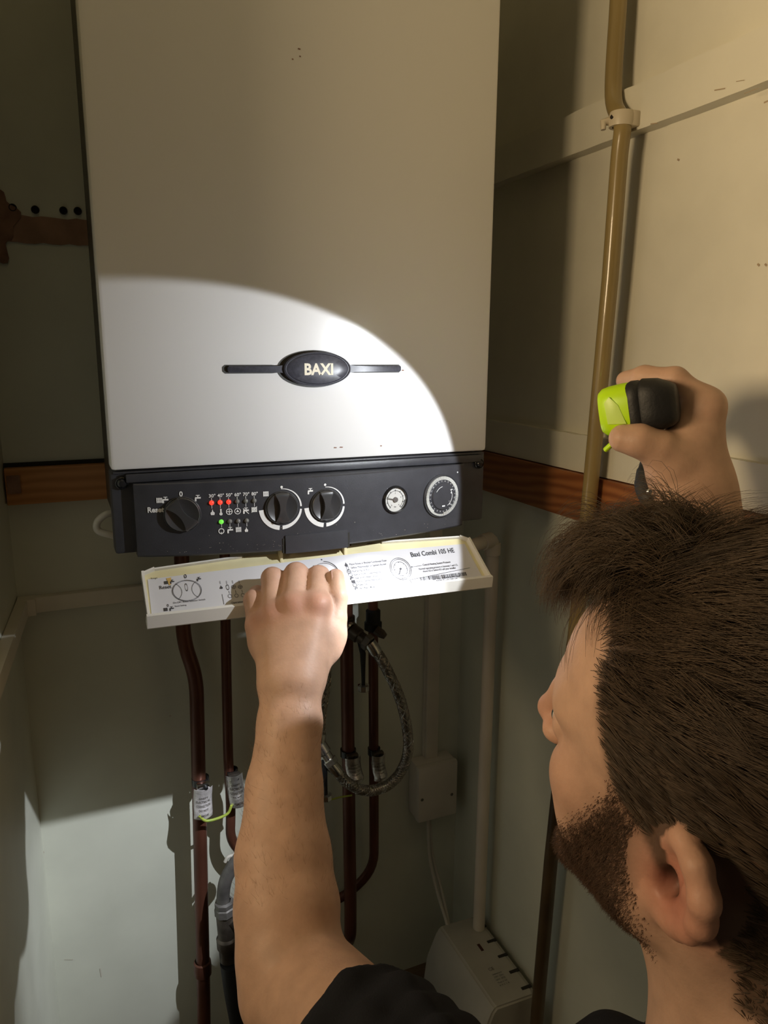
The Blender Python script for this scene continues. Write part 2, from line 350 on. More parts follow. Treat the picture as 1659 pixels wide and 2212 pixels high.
# scuffs on the cover
pr = Print(lambda a, b: (a, -0.0004, b))
for (u, v, w) in ((646, 106, .0016), (632, 128, .0009), (648, 122, .0009), (724, 967, .002), (737, 966, .0022), (823, 963, .0012), (870, 800, .0016)):
    q = on(u, v, 1, 0); pr.poly([(q[0]-w, q[2]-.0005), (q[0]+w*.7, q[2]-.0007), (q[0]+w, q[2]+.0004), (q[0]-w*.6, q[2]+.0008)])
pr.build('scuff_marks', M_SCAR, casing)['kind'] = 'stuff'
# badge: bar + oval
def oval(cx, cz, rx, rz, bar0, bar1, bh, n=40, ext=0.0):
    pts = []
    for k in range(n+1):
        t = math.pi*(0.06+0.88*k/n); pts.append((cx+rx*math.cos(t), cz+rz*math.sin(t)))
    right_top = (bar1, cz+bh); left_top = (bar0, cz+bh)
    top = [right_top, (cx+rx*1.14, cz+bh)] + pts + [(cx-rx*1.14, cz+bh), left_top]
    bot = [(x, 2*cz-z) for x, z in top][::-1]
    return top + [(bar0-bh*0.6, cz+bh*0.5), (bar0-bh*0.6, cz-bh*0.5)] + bot + [(bar1+bh*0.6, cz-bh*0.5), (bar1+bh*0.6, cz+bh*0.5)]
fy = lambda y0: (lambda a, b, h: (a, y0-h, b))
bc = on(683, 797, 1, -0.003); cx, cz = bc[0], bc[2]
prism('badge_recess', oval(cx-0.0018, cz, 0.0425, 0.0205, 0.1222, 0.3262, 0.0046), fy(0.0005), 0.0011, M_RECESS, B)
badge = prism('badge', oval(cx+0.0012, cz, 0.0400, 0.0192, 0.1262, 0.3258, 0.0035), fy(0.0005), 0.0042, M_BADGE, B, bevel=0.0006)
bm = bmesh.new(); ring = []
for lv, (s, h) in enumerate(((1.0, 0.004), (0.99, 0.0062), (0.95, 0.0068), (0.935, 0.0058), (0.92, 0.0058), (0.85, 0.0072), (0.6, 0.0085), (0.3, 0.0090), (0, 0.0091))):
    if s == 0: ring.append([bm.verts.new((cx+0.0012, -h, cz))])
    else: ring.append([bm.verts.new((cx+0.0012+0.0393*s*math.cos(2*math.pi*k/64), -h, cz+0.0188*s*math.sin(2*math.pi*k/64))) for k in range(64)])
for a, b in zip(ring, ring[1:]):
    for k in range(64):
        if len(b) == 1: bm.faces.new((a[k], a[(k+1) % 64], b[0]))
        else: bm.faces.new((a[k], a[(k+1) % 64], b[(k+1) % 64], b[k]))
bm_obj('badge_oval', bm, M_BADGE, badge, 25)
pr = Print(lambda a, b: (a, -0.0088-0.0004, b))
pr.text('BAXI', cx+0.0012, cz-0.0060, 0.0120, 0.0335, 'c', bold=0.035)
pr.build('lettering', M_CREAMP, badge)['label'] = 'cream raised capital letters'

# control panel
panel = box('control_panel', -0.001, 0.449, 0.002, 0.03, -0.0895, -0.0008, M_PANEL, B, bevel=0.003)
box('panel_rail', 0.002, 0.446, -0.0010, 0.004, -0.0030, -0.0010, M_PANEL, panel, bevel=0.0004)
box('panel_rail', 0.014, 0.440, -0.0046, 0.004, -0.0125, -0.0036, M_PANEL, panel, bevel=0.0010)
PX0, PX1, PCX, PHW = 0.0205, 0.4145, 0.2175, 0.198
def bulge(x): return max(0.0, 1-((x-PCX)/PHW)**2)
def YF(x): return -0.007-0.022*bulge(x)
def ZBOT(x): return -0.0925-0.0035*bulge(x)
bm = bmesh.new(); cols = []; NX = 44
for i in range(NX+1):
    x = PX0+(PX1-PX0)*i/NX; y, zb = YF(x), ZBOT(x)
    if i in (0, NX): y += 0.001
    cols.append([bm.verts.new(c) for c in ((x, 0.012, -0.0135), (x, y+0.0012, -0.0135), (x, y, -0.0147), (x, y, -0.035), (x, y, -0.07), (x, y, zb+0.002), (x, y+0.0018, zb), (x, 0.012, zb))])
for a, b in zip(cols, cols[1:]):
    for k in range(8): bm.faces.new((a[k], a[(k+1) % 8], b[(k+1) % 8], b[k]))
bm.faces.new(cols[0]); bm.faces.new(cols[-1][::-1])
fascia = bm_obj('fascia', bm, M_PANEL, panel, 30)
def pp(u, v):                                # measured point on the curved fascia
    y = -0.02
    for _ in range(8):
        q = on(u, v, 1, y); y = YF(q[0])
    return q
FP = lambda a, b: (a, YF(a)-0.0006, b)
for u, v in ((263, 1044), (1035, 1001)):
    q = on(u, v, 1, 0.0); lathe('screw_cap', (q[0], 0.0015, q[2]), (0, -1, 0), [(0.0066, 0), (0.0066, 0.0022), (0.0056, 0.0032), (0.005, 0.0026), (0.0046, 0.0040), (0.003, 0.0056), (0, 0.006)], M_BLACK, panel, 28)

def face(x):                                 # tangent and outward normal of the curved fascia
    e = 1e-4; sl = (YF(x+e)-YF(x-e))/(2*e); t = np.array([1, sl, 0])/math.hypot(1, sl); return t, np.array([t[1], -t[0], 0])
ZV = np.array([0, 0, 1.0])
def knob(u, v, r, ang, name):
    q = pp(u, v); o = np.array([q[0], YF(q[0]), q[2]]); tg_, nr = face(q[0])
    k = lathe(name, o, nr, [(r*1.05, -0.002), (r*1.05, 0.0012), (r*1.0, 0.0026), (r*0.985, 0.0018), (r*0.97, 0.0032), (r*0.93, 0.0040), (r*0.6, 0.0018), (0, 0.0014)], M_KNOB, panel, 48, 30)
    pts = []                                 # hourglass grip standing between two scooped sides
    for s in (1, -1):
        for i in range(15):
            t = -1+2*i/14; w = r*(0.18+0.34*t*t); pts.append((s*w, s*t*r*0.93))
    ca, sa = math.cos(ang), math.sin(ang)
    prism('grip', [(a*ca-b*sa, a*sa+b*ca) for a, b in pts], lambda a, b, h: o+tg_*a+ZV*b+nr*(0.0008+h*(1-0.25*(a*a+b*b)/(r*r))), 0.0058, M_KNOB, k, bevel=0.0018, smooth=50)
    return q
k1 = knob(394, 1111, 0.0186, math.radians(38), 'mode_knob')
k2 = knob(609, 1096, 0.0178, 0.0, 'heating_knob')
k3 = knob(704, 1091, 0.0178, 0.0, 'water_knob')
pr = Print(FP); px = 0.00053
def ptxt(s, u, v, hpx, wpx=None, al='l', bold=0.02):
    q = pp(u, v); pr.text(s, q[0], q[2], hpx*px, None if wpx is None else wpx*px, al, bold)
ptxt('Reset', 319, 1107, 10.5, 31, 'l', 0.03); ptxt('0', 391, 1072, 10, 6.5, 'c', 0.025)
for (u, v, kind) in ((344, 1081, 'r'), (357, 1081, 't'), (427, 1077, 't'), (574, 1067, 'r'), (670, 1062, 't'), (497, 1146, 't'), (515, 1144, 'r'), (531, 1104, 't'), (549, 1101, 'r')):
    q = pp(u, v); (pr.tap if kind == 't' else pr.radiator)(q[0], q[2], 0.0062 if kind == 't' else 0.0058, 0)
for (u, v) in ((608, 1052), (702, 1047), (988, 1020)):
    q = pp(u, v); pr.disc((q[0], q[2]), 0.0014 if u < 900 else 0.0009)
for q in (k2, k3):
    c = (q[0], q[2])
    pr.arc(c, 0.0205, 184, 262, 0.0052, 0.0050); pr.arc(c, 0.0205, 270, 352, 0.0044, 0.0022); pr.arc(c, 0.0205, 0, 92, 0.0020, 0.0006)
led_px = [(457+18.4*i, 1086-0.9*i) for i in range(6)]; led2_px = [(478+18.2*i, 1127-0.8*i) for i in range(4)]
for i, (u, v) in enumerate(led_px):
    ptxt('%d°' % (30+10*i), u-6, v-11.5, 6.6, 13, 'l', 0.02); q = pp(u, v); z = q[2]
    pr.line((q[0], z+0.0022), (q[0], z+0.0055), 0.0005); pr.line((q[0], z-0.0022), (q[0], z-0.0062), 0.0005)
for i, (u, v) in enumerate(led2_px):
    q = pp(u, v); pr.line((q[0], q[2]-0.0022), (q[0], q[2]-0.0062), 0.0005)
q = pp(459, 1107); pr.flame(q[0], q[2], 0.0062, 0)
q = pp(477, 1106); pr.disc((q[0], q[2]-0.002), 0.0017); pr.rect(q[0]-0.0008, q[2]-0.001, q[0]+0.0008, q[2]+0.0036)
q = pp(495, 1105); pr.arc((q[0], q[2]), 0.0027, 0, 360, 0.0008); pr.rect(q[0]-0.0025, q[2]-0.0004, q[0]+0.0025, q[2]+0.0004); pr.rect(q[0]-0.0004, q[2]-0.0025, q[0]+0.0004, q[2]+0.0025)
q = pp(513, 1104); pr.arc((q[0], q[2]), 0.0027, 0, 360, 0.0008); pr.poly([(q[0]-0.0017, q[2]-0.001), (q[0]+0.0017, q[2]-0.001), (q[0], q[2]+0.002)])
q = pp(531, 1104); pr.line((q[0]-0.003, q[2]+0.003), (q[0]+0.003, q[2]-0.003), 0.0008)
q = pp(549, 1101); pr.line((q[0]-0.003, q[2]-0.003), (q[0]+0.003, q[2]+0.0035), 0.0006)
q = pp(478, 1147); pr.arc((q[0], q[2]), 0.0022, 0, 360, 0.0010); pr.rect(q[0]-0.0004, q[2]-0.0036, q[0]+0.0004, q[2]-0.001)
q = pp(532, 1143); pr.flame(q[0], q[2]-0.0006, 0.0052, 0)
pm_ = pr.build('printed_markings', M_PRINT, panel); pm_['label'] = 'white printed symbols and figures'; pm_['kind'] = 'stuff'
for i, (u, v) in enumerate(led_px+led2_px):
    q = pp(u, v); m = M_LEDR if i < 3 else (M_LEDG if i == 6 else M_LEDO)
    l = lathe('indicator_light', (q[0], q[1], q[2]), (0, -1, 0), [(0.0026, 0), (0.0026, 0.0006), (0.0021, 0.0016), (0.0012, 0.0024), (0, 0.0026)], m, panel, 18)
    if i < 3: l['label'] = 'lit red indicator light'
    if i == 6: l['label'] = 'lit green indicator light'
sk = Print(FP); rs = random.Random(9)
for k in range(110):
    x = rs.gauss(0.185, 0.035) if k % 3 else rs.uniform(0.03, 0.40); z = -0.0915+abs(rs.gauss(0, 0.007)); w = rs.uniform(0.0001, 0.00035)
    sk.poly([(x-w, z-w*.6), (x+w*rs.uniform(.4, 2), z-w*.5), (x+w, z+w*.7), (x-w*.7, z+w*.5)])
sk.build('paint_specks', M_CREAMP, panel)['kind'] = 'stuff'
# pressure gauge
q = pp(853, 1079); g0 = np.array([q[0], YF(q[0]), q[2]]); gt, gn = face(q[0])
gauge = lathe('pressure_gauge', g0, gn, [(0.0, 0.0008), (0.0146, 0.0008)], M_DIAL, panel, 48)
lathe('gauge_bezel', g0, gn, [(0.0142, 0.0006), (0.0144, 0.0034), (0.0154, 0.0040), (0.0166, 0.0022), (0.0170, -0.002)], M_BLACK, gauge, 48)
gp = Print(lambda a, b: g0+gt*a+ZV*b+gn*0.0012)
gp.arc((0, 0), 0.0104, -52, 232, 0.0005, n=40)
for k in range(9): t = math.radians(232-284*k/8); gp.line((0.0100*math.cos(t), 0.0100*math.sin(t)), (0.0122*math.cos(t), 0.0122*math.sin(t)), 0.0006)
gp.arc((0, 0), 0.0124, -52, -5, 0.0012, n=10); gp.text('bar', 0, -0.0092, 0.0016, None, 'c')
for k, s in enumerate('01234'): t = math.radians(232-284*k/4); gp.text(s, 0.0080*math.cos(t), 0.0080*math.sin(t)-0.0008, 0.0016, None, 'c')
gp.build('gauge_scale', M_INK, gauge)
nb = bmesh.new(); add_lathe(nb, g0, gn, [(0.0032, 0.0010), (0.0030, 0.0026), (0, 0.0028)], 24)
ta = math.radians(167); d2 = gt*math.cos(ta)+ZV*math.sin(ta); n2 = -gt*math.sin(ta)+ZV*math.cos(ta)
nv = [nb.verts.new(g0+d2*a+n2*b+gn*c) for c in (0.0016, 0.0024) for a, b in ((-0.002, 0.0009), (-0.002, -0.0009), (0.0118, -0.0003), (0.0118, 0.0003))]
for f in ((0, 1, 2, 3), (4, 5, 6, 7), (0, 1, 5, 4), (1, 2, 6, 5), (2, 3, 7, 6), (3, 0, 4, 7)): nb.faces.new([nv[i] for i in f])
bm_obj('needle', nb, M_NEEDLE, gauge)
lathe('gauge_glass', g0, gn, [(0.0141, 0.0032), (0.010, 0.0039), (0.005, 0.0042), (0, 0.0043)], M_GLASS, gauge, 40)
# clock timer
q = pp(952, 1071); tt_, tn = face(q[0]); t0 = np.array([q[0], YF(q[0]), q[2]])+tn*0.0005
timer = lathe('clock_timer', t0, tn, [(0.0268, -0.006), (0.0268, 0.0016), (0.0258, 0.0028), (0.0248, 0.0014), (0.0205, 0.0024), (0.0165, 0.0030), (0.0160, 0.0046), (0.0154, 0.0052), (0, 0.0052)], M_PANEL, panel, 64, 25)
bm = bmesh.new()
for k in range(96):
    t = 2*math.pi*k/96; d = tt_*math.cos(t)+ZV*math.sin(t); n = -tt_*math.sin(t)+ZV*math.cos(t); inn = 0.0004 if 62 < k < 74 else 0.0
    vs = [bm.verts.new(t0+d*r+n*w*s+tn*y) for y in (0.0018, 0.0034) for r, w in ((0.0206+inn*4, 0.00036), (0.0246, 0.00046)) for s in (-1, 1)]
    for f in ((0, 1, 3, 2), (4, 5, 7, 6), (0, 1, 5, 4), (2, 3, 7, 6), (0, 2, 6, 4), (1, 3, 7, 5)): bm.faces.new([vs[i] for i in f])
tp = bm_obj('tappets', bm, M_TOOTH, timer, 0); tp['kind'] = 'stuff'
tpp = Print(lambda a, b: t0+tt_*a+ZV*b+tn*0.0034)
for k in range(24):
    t = math.radians(15*k+7); tpp.text(str((k % 12)+1), 0.0181*math.cos(t)+0.0007*math.sin(t), 0.0181*math.sin(t)-0.0007*math.cos(t), 0.0017, None, 'c', 0.0, t-math.pi/2)
tpp.fn = lambda a, b: t0+tt_*a+ZV*b+tn*0.0056
tpp.arc((0, 0), 0.0125, 100, 150, 0.0005); tpp.arc((0, 0), 0.0128, -62, 38, 0.0005); tpp.disc((0.0118, 0.0038), 0.0010); tpp.rect(0.0112, 0.0072, 0.0136, 0.0082); tpp.rect(-0.0022, -0.0125, 0.0022, -0.0110)
tpp.text('I', 0.0085, -0.0075, 0.0018); tpp.arc((0.0102, -0.0103), 0.0007, 0, 360, 0.0003, n=10)
tpp.build('timer_print', M_PRINT, timer)
# tab between two slots at the lower edge
qa, qb = pp(616, 1172), pp(750, 1165)
NT = 10; bm = bmesh.new(); cols = []
for i in range(NT+1):
    x = qa[0]+(qb[0]-qa[0])*i/NT; y = YF(x)
    cols.append([bm.verts.new(c) for c in ((x, y+0.003, -0.0775), (x, y-0.0016, -0.0785), (x, y-0.0022, -0.088), (x, y-0.0022, ZBOT(x)-0.0030), (x, y+0.003, ZBOT(x)-0.0034))])
for a, b in zip(cols, cols[1:]):
    for k in range(5): bm.faces.new((a[k], a[(k+1) % 5], b[(k+1) % 5], b[k]))
bm.faces.new(cols[0]); bm.faces.new(cols[-1][::-1]); bm_obj('latch_tab', bm, M_PANEL, panel, 30)
for x in (qa[0]-0.0028, qb[0]+0.0002):
    y = YF(x+0.001); box('slot', x, x+0.0026, y-0.0007, y+0.004, -0.0985, -0.0815, M_GAP, panel)

# hinged flap, hanging open like a shallow tray
F0 = np.array([-0.015, -0.1065]); F1 = np.array([-0.0565, -0.1440]); FD = (F0-F1)/np.linalg.norm(F0-F1); FN = np.array([-FD[1], FD[0]]); FL = np.linalg.norm(F0-F1)
def droop(a, b): return -0.0058*(a-0.02)/0.405*max(0.0, 1-0.9*b/FL)   # the loose cover sags to the right
def TR(a, b, h=0.0): y, z = F1+FD*b+FN*h; return (a, y, z+droop(a, b))
def tray(u, v, h=0.0015):
    r = pray(u, v); n = np.array([0, FN[0], FN[1]]); dz = 0.0
    for _ in range(5):
        o = np.array([0, *(F1+FN*h)])+np.array([0, 0, dz]); p_ = CP+r*((n@(o-CP))/(n@r)); b = (np.array([p_[1], p_[2]-dz])-F1)@FD; dz = droop(p_[0], b)
    return p_[0], b
OUT = [(0.0215, 0.0), (0.4245, 0.0), (0.4160, FL*0.93), (0.405, FL*1.03), (0.30, FL*1.10), (0.13, FL*1.10), (0.035, FL*1.02), (0.0215, FL*0.93)]
flap = prism('flap', OUT, lambda a, b, h: TR(a, b, -0.006+h), 0.006, M_FLAPIN, B, bevel=0.0008)
flap['label'] = 'hinged control cover hanging open, aged plastic inside'
def rim(p, q, w=0.0026, h0=-0.006, h1=0.0085):
    p, q = np.array(p), np.array(q); d = (q-p)/np.linalg.norm(q-p); n = np.array([-d[1], d[0]])*w
    prism('flap_rim', [tuple(p), tuple(q), tuple(q+n), tuple(p+n)], lambda a, b, h: TR(a, b, h0+h), h1-h0, M_FLAP, flap, smooth=0)
rim(OUT[1], OUT[2]); rim(OUT[2], OUT[3], 0.002, -0.006, 0.006); rim(OUT[3], OUT[4], 0.0018, -0.006, 0.004); rim(OUT[5], OUT[6], 0.0018, -0.006, 0.004); rim(OUT[6], OUT[7], 0.002, -0.006, 0.006); rim(OUT[7], OUT[0])
top_i = F1+FN*0.0085; top_o = top_i+np.array([-0.0035, -0.0012])
lip_pts = [tuple(F1+FD*0.002), tuple(top_i+np.array([0.0004, 0])), tuple(top_o), (-0.0640, -0.1525), (-0.0605, -0.1545), (-0.050, -0.1500)]
bm = bmesh.new(); secs = [[bm.verts.new((x, y, z+droop(x, 0.0))) for y, z in lip_pts] for x in (0.0205, 0.0215, 0.12, 0.22, 0.32, 0.4245, 0.4255)]
for a, b in zip(secs, secs[1:]):
    for k in range(6): bm.faces.new((a[k], a[(k+1) % 6], b[(k+1) % 6], b[k]))
bm.faces.new(secs[0]); bm.faces.new(secs[-1][::-1]); bm_obj('flap_lip', bm, M_FLAP, flap, 30)
for x in (qa[0]-0.004, qb[0]-0.0006):
    box('hinge_arm', x, x+0.0034, -0.020, -0.004, -0.116, -0.095, M_FLAPIN, flap, bevel=0.0006)
TP = lambda h: (lambda a, b: TR(a, b, h))
# paper label with printing
L0 = tray(330, 1318); L1 = tray(325, 1252); L2 = tray(1012, 1196); L3 = tray(1030, 1262)
paper = prism('paper_label', [(0.0262, 0.0035), (0.4165, 0.0035), (0.4095, 0.0480), (0.2700, 0.0505), (0.0275, 0.0455)], lambda a, b, h: TR(a, b, 0.0002+h), 0.0006, M_PAPER, flap)
ink = Print(TP(0.0011))
def itxt(s, u, v, wpx, hpx, al='l', bold=0.0):
    a, b = tray(u, v, 0.001); a2, b2 = tray(u+wpx, v-0.088*wpx, 0.001); a3, b3 = tray(u, v-hpx, 0.001)
    ink.text(s, a, b, abs(b3-b), abs(a2-a), al, bold+0.008, math.atan2(b2-b, a2-a)*0.0)
itxt('Baxi Combi 105 HE', 889, 1203, 94, 10, 'l', 0.012)
itxt('Reset', 345, 1273, 26, 7.5); itxt('0', 398, 1249, 6, 8.5); itxt('0', 361, 1311, 4, 6)
itxt('On-Off / Reset Selector Switch', 374, 1304, 70, 3.4); itxt('Reset Setting', 378, 1311, 25, 3); itxt('Operation', 500, 1304, 26, 4); itxt('Range', 326, 1251, 14, 3)
for i, s in enumerate(('Flame Failure or Blocked Condensate Drain', 'Safety Thermostat or System Boiled', 'Fault on Fan or Flue', 'Fault on Pump or Low Pressure', 'Fault on Hot Water Sensor', 'Fault on Central Heating Sensor', 'Power On', 'Hot Water Mode')):
    itxt(s, 756+3.1*i, 1221+7.4*i, (80, 76, 37, 58, 49, 58, 20, 33)[i], 4.2)
itxt('Central Heating System Pressure', 914, 1222, 60, 4); itxt('Normal operating pressure is between 1 and 2.5,', 906, 1231, 84, 4); itxt('above 3.0 or below 0.5 call your installer', 914, 1236, 72, 4)
itxt('Ser. No. 020406201133BR', 935, 1253, 60, 3.6); itxt('BAXI Combi 105 HE', 944, 1257.5, 46, 4.2, 'l', 0.02); itxt('Brownedge Rd, Bamber Bridge, Preston', 943, 1262, 82, 4)
r = random.Random(2); a, b = tray(910, 1254); a1, _ = tray(1012, 1240); b1 = tray(910, 1246)[1]; x = a
while x < a1-0.002:
    w = r.choice((0.0004, 0.0006, 0.0010)); ink.poly([(x, b), (x+w, b), (x+w, b1), (x, b1)]); x += w+r.choice((0.0005, 0.0008, 0.0012))
f0 = tray(886, 1252); f1 = tray(1015, 1226); f2 = tray(893, 1266)
ink.line(f0, f1, 0.0004); ink.line(f0, f2, 0.0004)
g = tray(866, 1228)
for rr, w in ((0.0128, 0.0005), (0.0112, 0.0004), (0.0082, 0.0004)): ink.arc(g, rr, 0, 360, w, n=40, ry=1.08)
for k in range(7): t = math.radians(230-280*k/6); ink.line((g[0]+0.0072*math.cos(t), g[1]+0.0076*math.sin(t)), (g[0]+0.0086*math.cos(t), g[1]+0.009*math.sin(t)), 0.0005)
ink.disc(g, 0.0013); ink.line(g, (g[0]-0.004, g[1]-0.0068), 0.0008)
ink.line(tray(890, 1224), tray(912, 1221), 0.0003); ink.disc(tray(890, 1224), 0.0008)
g = tray(404, 1275); ink.arc(g, 0.0150, 0, 360, 0.0004, n=44, ry=0.84); ink.arc(g, 0.0141, 0, 360, 0.0004, n=44, ry=0.84)
ink.arc((g[0]-0.0175, g[1]), 0.0120, -56, 56, 0.0004, ry=0.95); ink.arc((g[0]+0.0175, g[1]), 0.0120, 124, 236, 0.0004, ry=0.95); ink.arc((g[0], g[1]+0.004), 0.0012, 0, 360, 0.0003, ry=3.2)
g = tray(704, 1240); ink.arc(g, 0.0150, 20, 340, 0.0004, n=44, ry=0.95); ink.arc(g, 0.0164, 210, 262, 0.0018); ink.arc(g, 0.0164, 275, 350, 0.0016); ink.arc(g, 0.0162, 5, 85, 0.0007); ink.disc((g[0], g[1]+0.019), 0.0008)
for (u, v) in ((372, 1257), (430, 1251), (371, 1315), (680, 1226)):
    q = tray(u, v); ink.tap(q[0], q[1], 0.0046, 0)
q = tray(361, 1258); ink.radiator(q[0]-0.001, q[1], 0.0040, 0); q = tray(360, 1316); ink.radiator(q[0]-0.001, q[1], 0.0040, 0)
for i, (u, v) in enumerate(((478, 1268), (492, 1268), (505, 1267), (519, 1267))):
    q = tray(u, v); ink.line((q[0], q[1]+0.004), (q[0], q[1]+0.008), 0.0004)
    if i == 0: ink.flame(q[0], q[1], 0.0042, 0)
    elif i == 1: ink.arc((q[0], q[1]), 0.0013, 0, 360, 0.0004, ry=2)
    else: ink.arc(q, 0.0020, 0, 360, 0.0004, ry=1.0); ink.line((q[0]-0.002, q[1]), (q[0]+0.002, q[1]), 0.0004); ink.line((q[0], q[1]-0.002), (q[0], q[1]+0.002), 0.0004)
for i, (u, v) in enumerate(((497, 1287), (511, 1286), (525, 1285))):
    q = tray(u, v); ink.arc(q, 0.0017, 0, 360, 0.0004, ry=1.1); ink.line((q[0], q[1]+0.003), (q[0], q[1]+0.0065), 0.0004)
ink.line(tray(484, 1305), tray(480, 1283), 0.0004)
for i in range(8):
    q = tray(748+3.2*i, 1219+7.4*i)
    if i == 0: ink.flame(q[0], q[1], 0.005, 0)
    elif i in (2, 3, 6): ink.arc(q, 0.0020, 0, 360, 0.0005, ry=1.1); 
    elif i == 5: ink.radiator(q[0], q[1], 0.004, 0)
    elif i == 1: ink.arc(q, 0.0010, 0, 360, 0.0004, ry=2.2)
    else: ink.tap(q[0], q[1], 0.0042, 0)
    if i == 2: ink.line((q[0]-0.002, q[1]), (q[0]+0.002, q[1]), 0.0004); ink.line((q[0], q[1]-0.0022), (q[0], q[1]+0.0022), 0.0004)
ink.build('printed_text', M_INK, flap)['label'] = 'dark printed lettering and diagrams on white label'
st = Print(TP(0.00105)); q = tray(364, 1250); st.poly([(q[0]-.0022, q[1]+.001), (q[0]+.003, q[1]+.0015), (q[0]+.0018, q[1]-.007), (q[0]-.0004, q[1]-.008)])
st.build('label_stain', M_RUST, flap)

# ================================================================== PIPES AND FITTINGS UNDER THE BOILER
def pth(pts, Y): return [on(u, v, 1, (p[0] if p else Y)) for u, v, *p in pts]
def pipe_thing(name, pts, r, m, label, cat, Y=0.29, rad=0.03):
    return tag(tube(name, fillet(pth(pts, Y), rad), r, m), label, cat)
P1 = [(392, 1175), (396, 1385), (424, 1462), (431, 1750), (440, 2150), (442, 2310)]
pipe1 = pipe_thing('copper_pipe', P1, 0.0112, M_COPPER, 'brown copper pipe with an offset bend, leftmost below the boiler', 'pipe', rad=0.035)
pipe_thing('copper_pipe', [(485, 1175), (488, 1400), (493, 1640), (499, 1740), (497, 1815), (530, 1850)], 0.0080, M_COPPER, 'thin straight brown copper pipe, second from the left below the boiler', 'pipe')
pipe_thing('copper_pipe', [(744, 1175), (748, 1340), (757, 1950), (757, 2018), (753, 2032, YB)], 0.0112, M_COPPER, 'thick brown copper pipe just right of the forearm, turning into the wall', 'pipe', rad=0.02)
pipe_thing('copper_pipe', [(803, 1175), (806, 1340), (808, 1780), (808, 1880, 0.300), (735, 1945, 0.318), (640, 1975, 0.320), (628, 1979, YB)], 0.0085, M_COPPER, 'thin brown copper pipe curving left near its bottom, rightmost below the boiler', 'pipe', rad=0.055)

def clamp(u, v, r, plate, tilt, label, dark=False):
    c = on(u, v, 1, 0.29); root = empty('earth_clamp', c, label, 'clamp', 'earth clamps on the copper pipes')
    lathe('band', c, (0, 0, 1), [(r+0.0008, -0.006), (r+0.0026, -0.006), (r+0.0026, 0.006), (r+0.0008, 0.006)], M_BLACK, root, 28)
    box('clamp_block', c[0]-0.009, c[0]+0.011, c[1]-r-0.011, c[1]-r-0.0015, c[2]-0.006, c[2]+0.006, M_CHROME if not dark else M_BRASS, root, 0.0015)
    lathe('screw', c+np.array([0.004, -r-0.011, 0.0]), (0, -1, 0), [(0.0035, 0), (0.0035, 0.004), (0.0025, 0.005), (0, 0.005)], M_RUBBER, root, 14)
    bm = bmesh.new(); w, h0, h1 = plate; n = 10; rows = []
    for j in range(7):
        z = c[2]+h0+(h1-h0)*j/6; row = []
        for i in range(n+1):
            s = -1+2*i/n; x = c[0]+0.001+s*w + tilt*(z-c[2]); y = c[1]-r-0.004-0.008*(1-s*s)-0.004*math.sin(j*1.3)*0.5-(0.010 if j < 2 else 0.004)*(1 if dark else 0.5)
            row.append((x, y, z))
        rows.append(row)
    fr = [[bm.verts.new(p) for p in row] for row in rows]; bk = [[bm.verts.new((p[0], p[1]+0.0012, p[2])) for p in row] for row in rows]
    for j in range(6):
        for i in range(n):
            bm.faces.new((fr[j][i], fr[j][i+1], fr[j+1][i+1], fr[j+1][i])); bm.faces.new((bk[j][i], bk[j+1][i], bk[j+1][i+1], bk[j][i+1]))
    for j in range(6):
        for i in (0, n): bm.faces.new((fr[j][i], fr[j+1][i], bk[j+1][i], bk[j][i]))
    for i in range(n):
        for j in (0, 6): bm.faces.new((fr[j][i], fr[j][i+1], bk[j][i+1], bk[j][i]))
    tg = bm_obj('warning_tag', bm, M_FOIL if dark else M_TAGW, root, 50)
    def surf(a, b):
        s = max(-1, min(1, a/w)); jj = (b-h0)/(h1-h0)*6
        return (c[0]+0.001+a+tilt*b, c[1]-r-0.004-0.008*(1-s*s)-0.004*math.sin(jj*1.3)*0.5-((0.010 if jj < 1.5 else 0.004)*(1 if dark else 0.5))-0.0012, c[2]+b)
    tx = Print(surf); lh = (h1-h0)
    for i, s in enumerate(('SAFETY', 'ELECTRICAL', 'CONNECTION', 'DO NOT', 'REMOVE')):
        tx.text(s, 0, h0+lh*(0.66-0.13*i), lh*0.07, min(w*1.5, len(s)*w*0.17), 'c', 0.01)
    tx.build('tag_lettering', M_BRASS if dark else M_NEEDLE, tg)
    return root
clamp(433, 1686, 0.0112, (0.0145, -0.052, -0.002), 0.05, 'pale earth clamp tag on the leftmost copper pipe')
clamp(500, 1668, 0.0080, (0.0135, -0.048, 0.006), -0.08, 'shiny earth clamp plate on the thin copper pipe left of the forearm', True)
clamp(752, 1625, 0.0112, (0.0140, -0.042, 0.002), -0.10, 'dull earth clamp tag on the thick pipe behind the hose loop', True)
clamp(808, 1622, 0.0085, (0.0125, -0.044, 0.002), -0.06, 'dull earth clamp tag on the rightmost copper pipe', True)
tag(tube('earth_wire', catmull(pth([(430, 1762), (445, 1773), (470, 1768), (492, 1757), (500, 1740)], 0.262)), 0.0022, M_EARTH), 'green and yellow earth wire looping between two left clamps', 'wire')
tag(tube('earth_wire', catmull(pth([(760, 1718), (735, 1722), (712, 1728), (680, 1735)], 0.268)), 0.0015, M_EARTH), 'thin earth wire below the steel hose loop', 'wire')

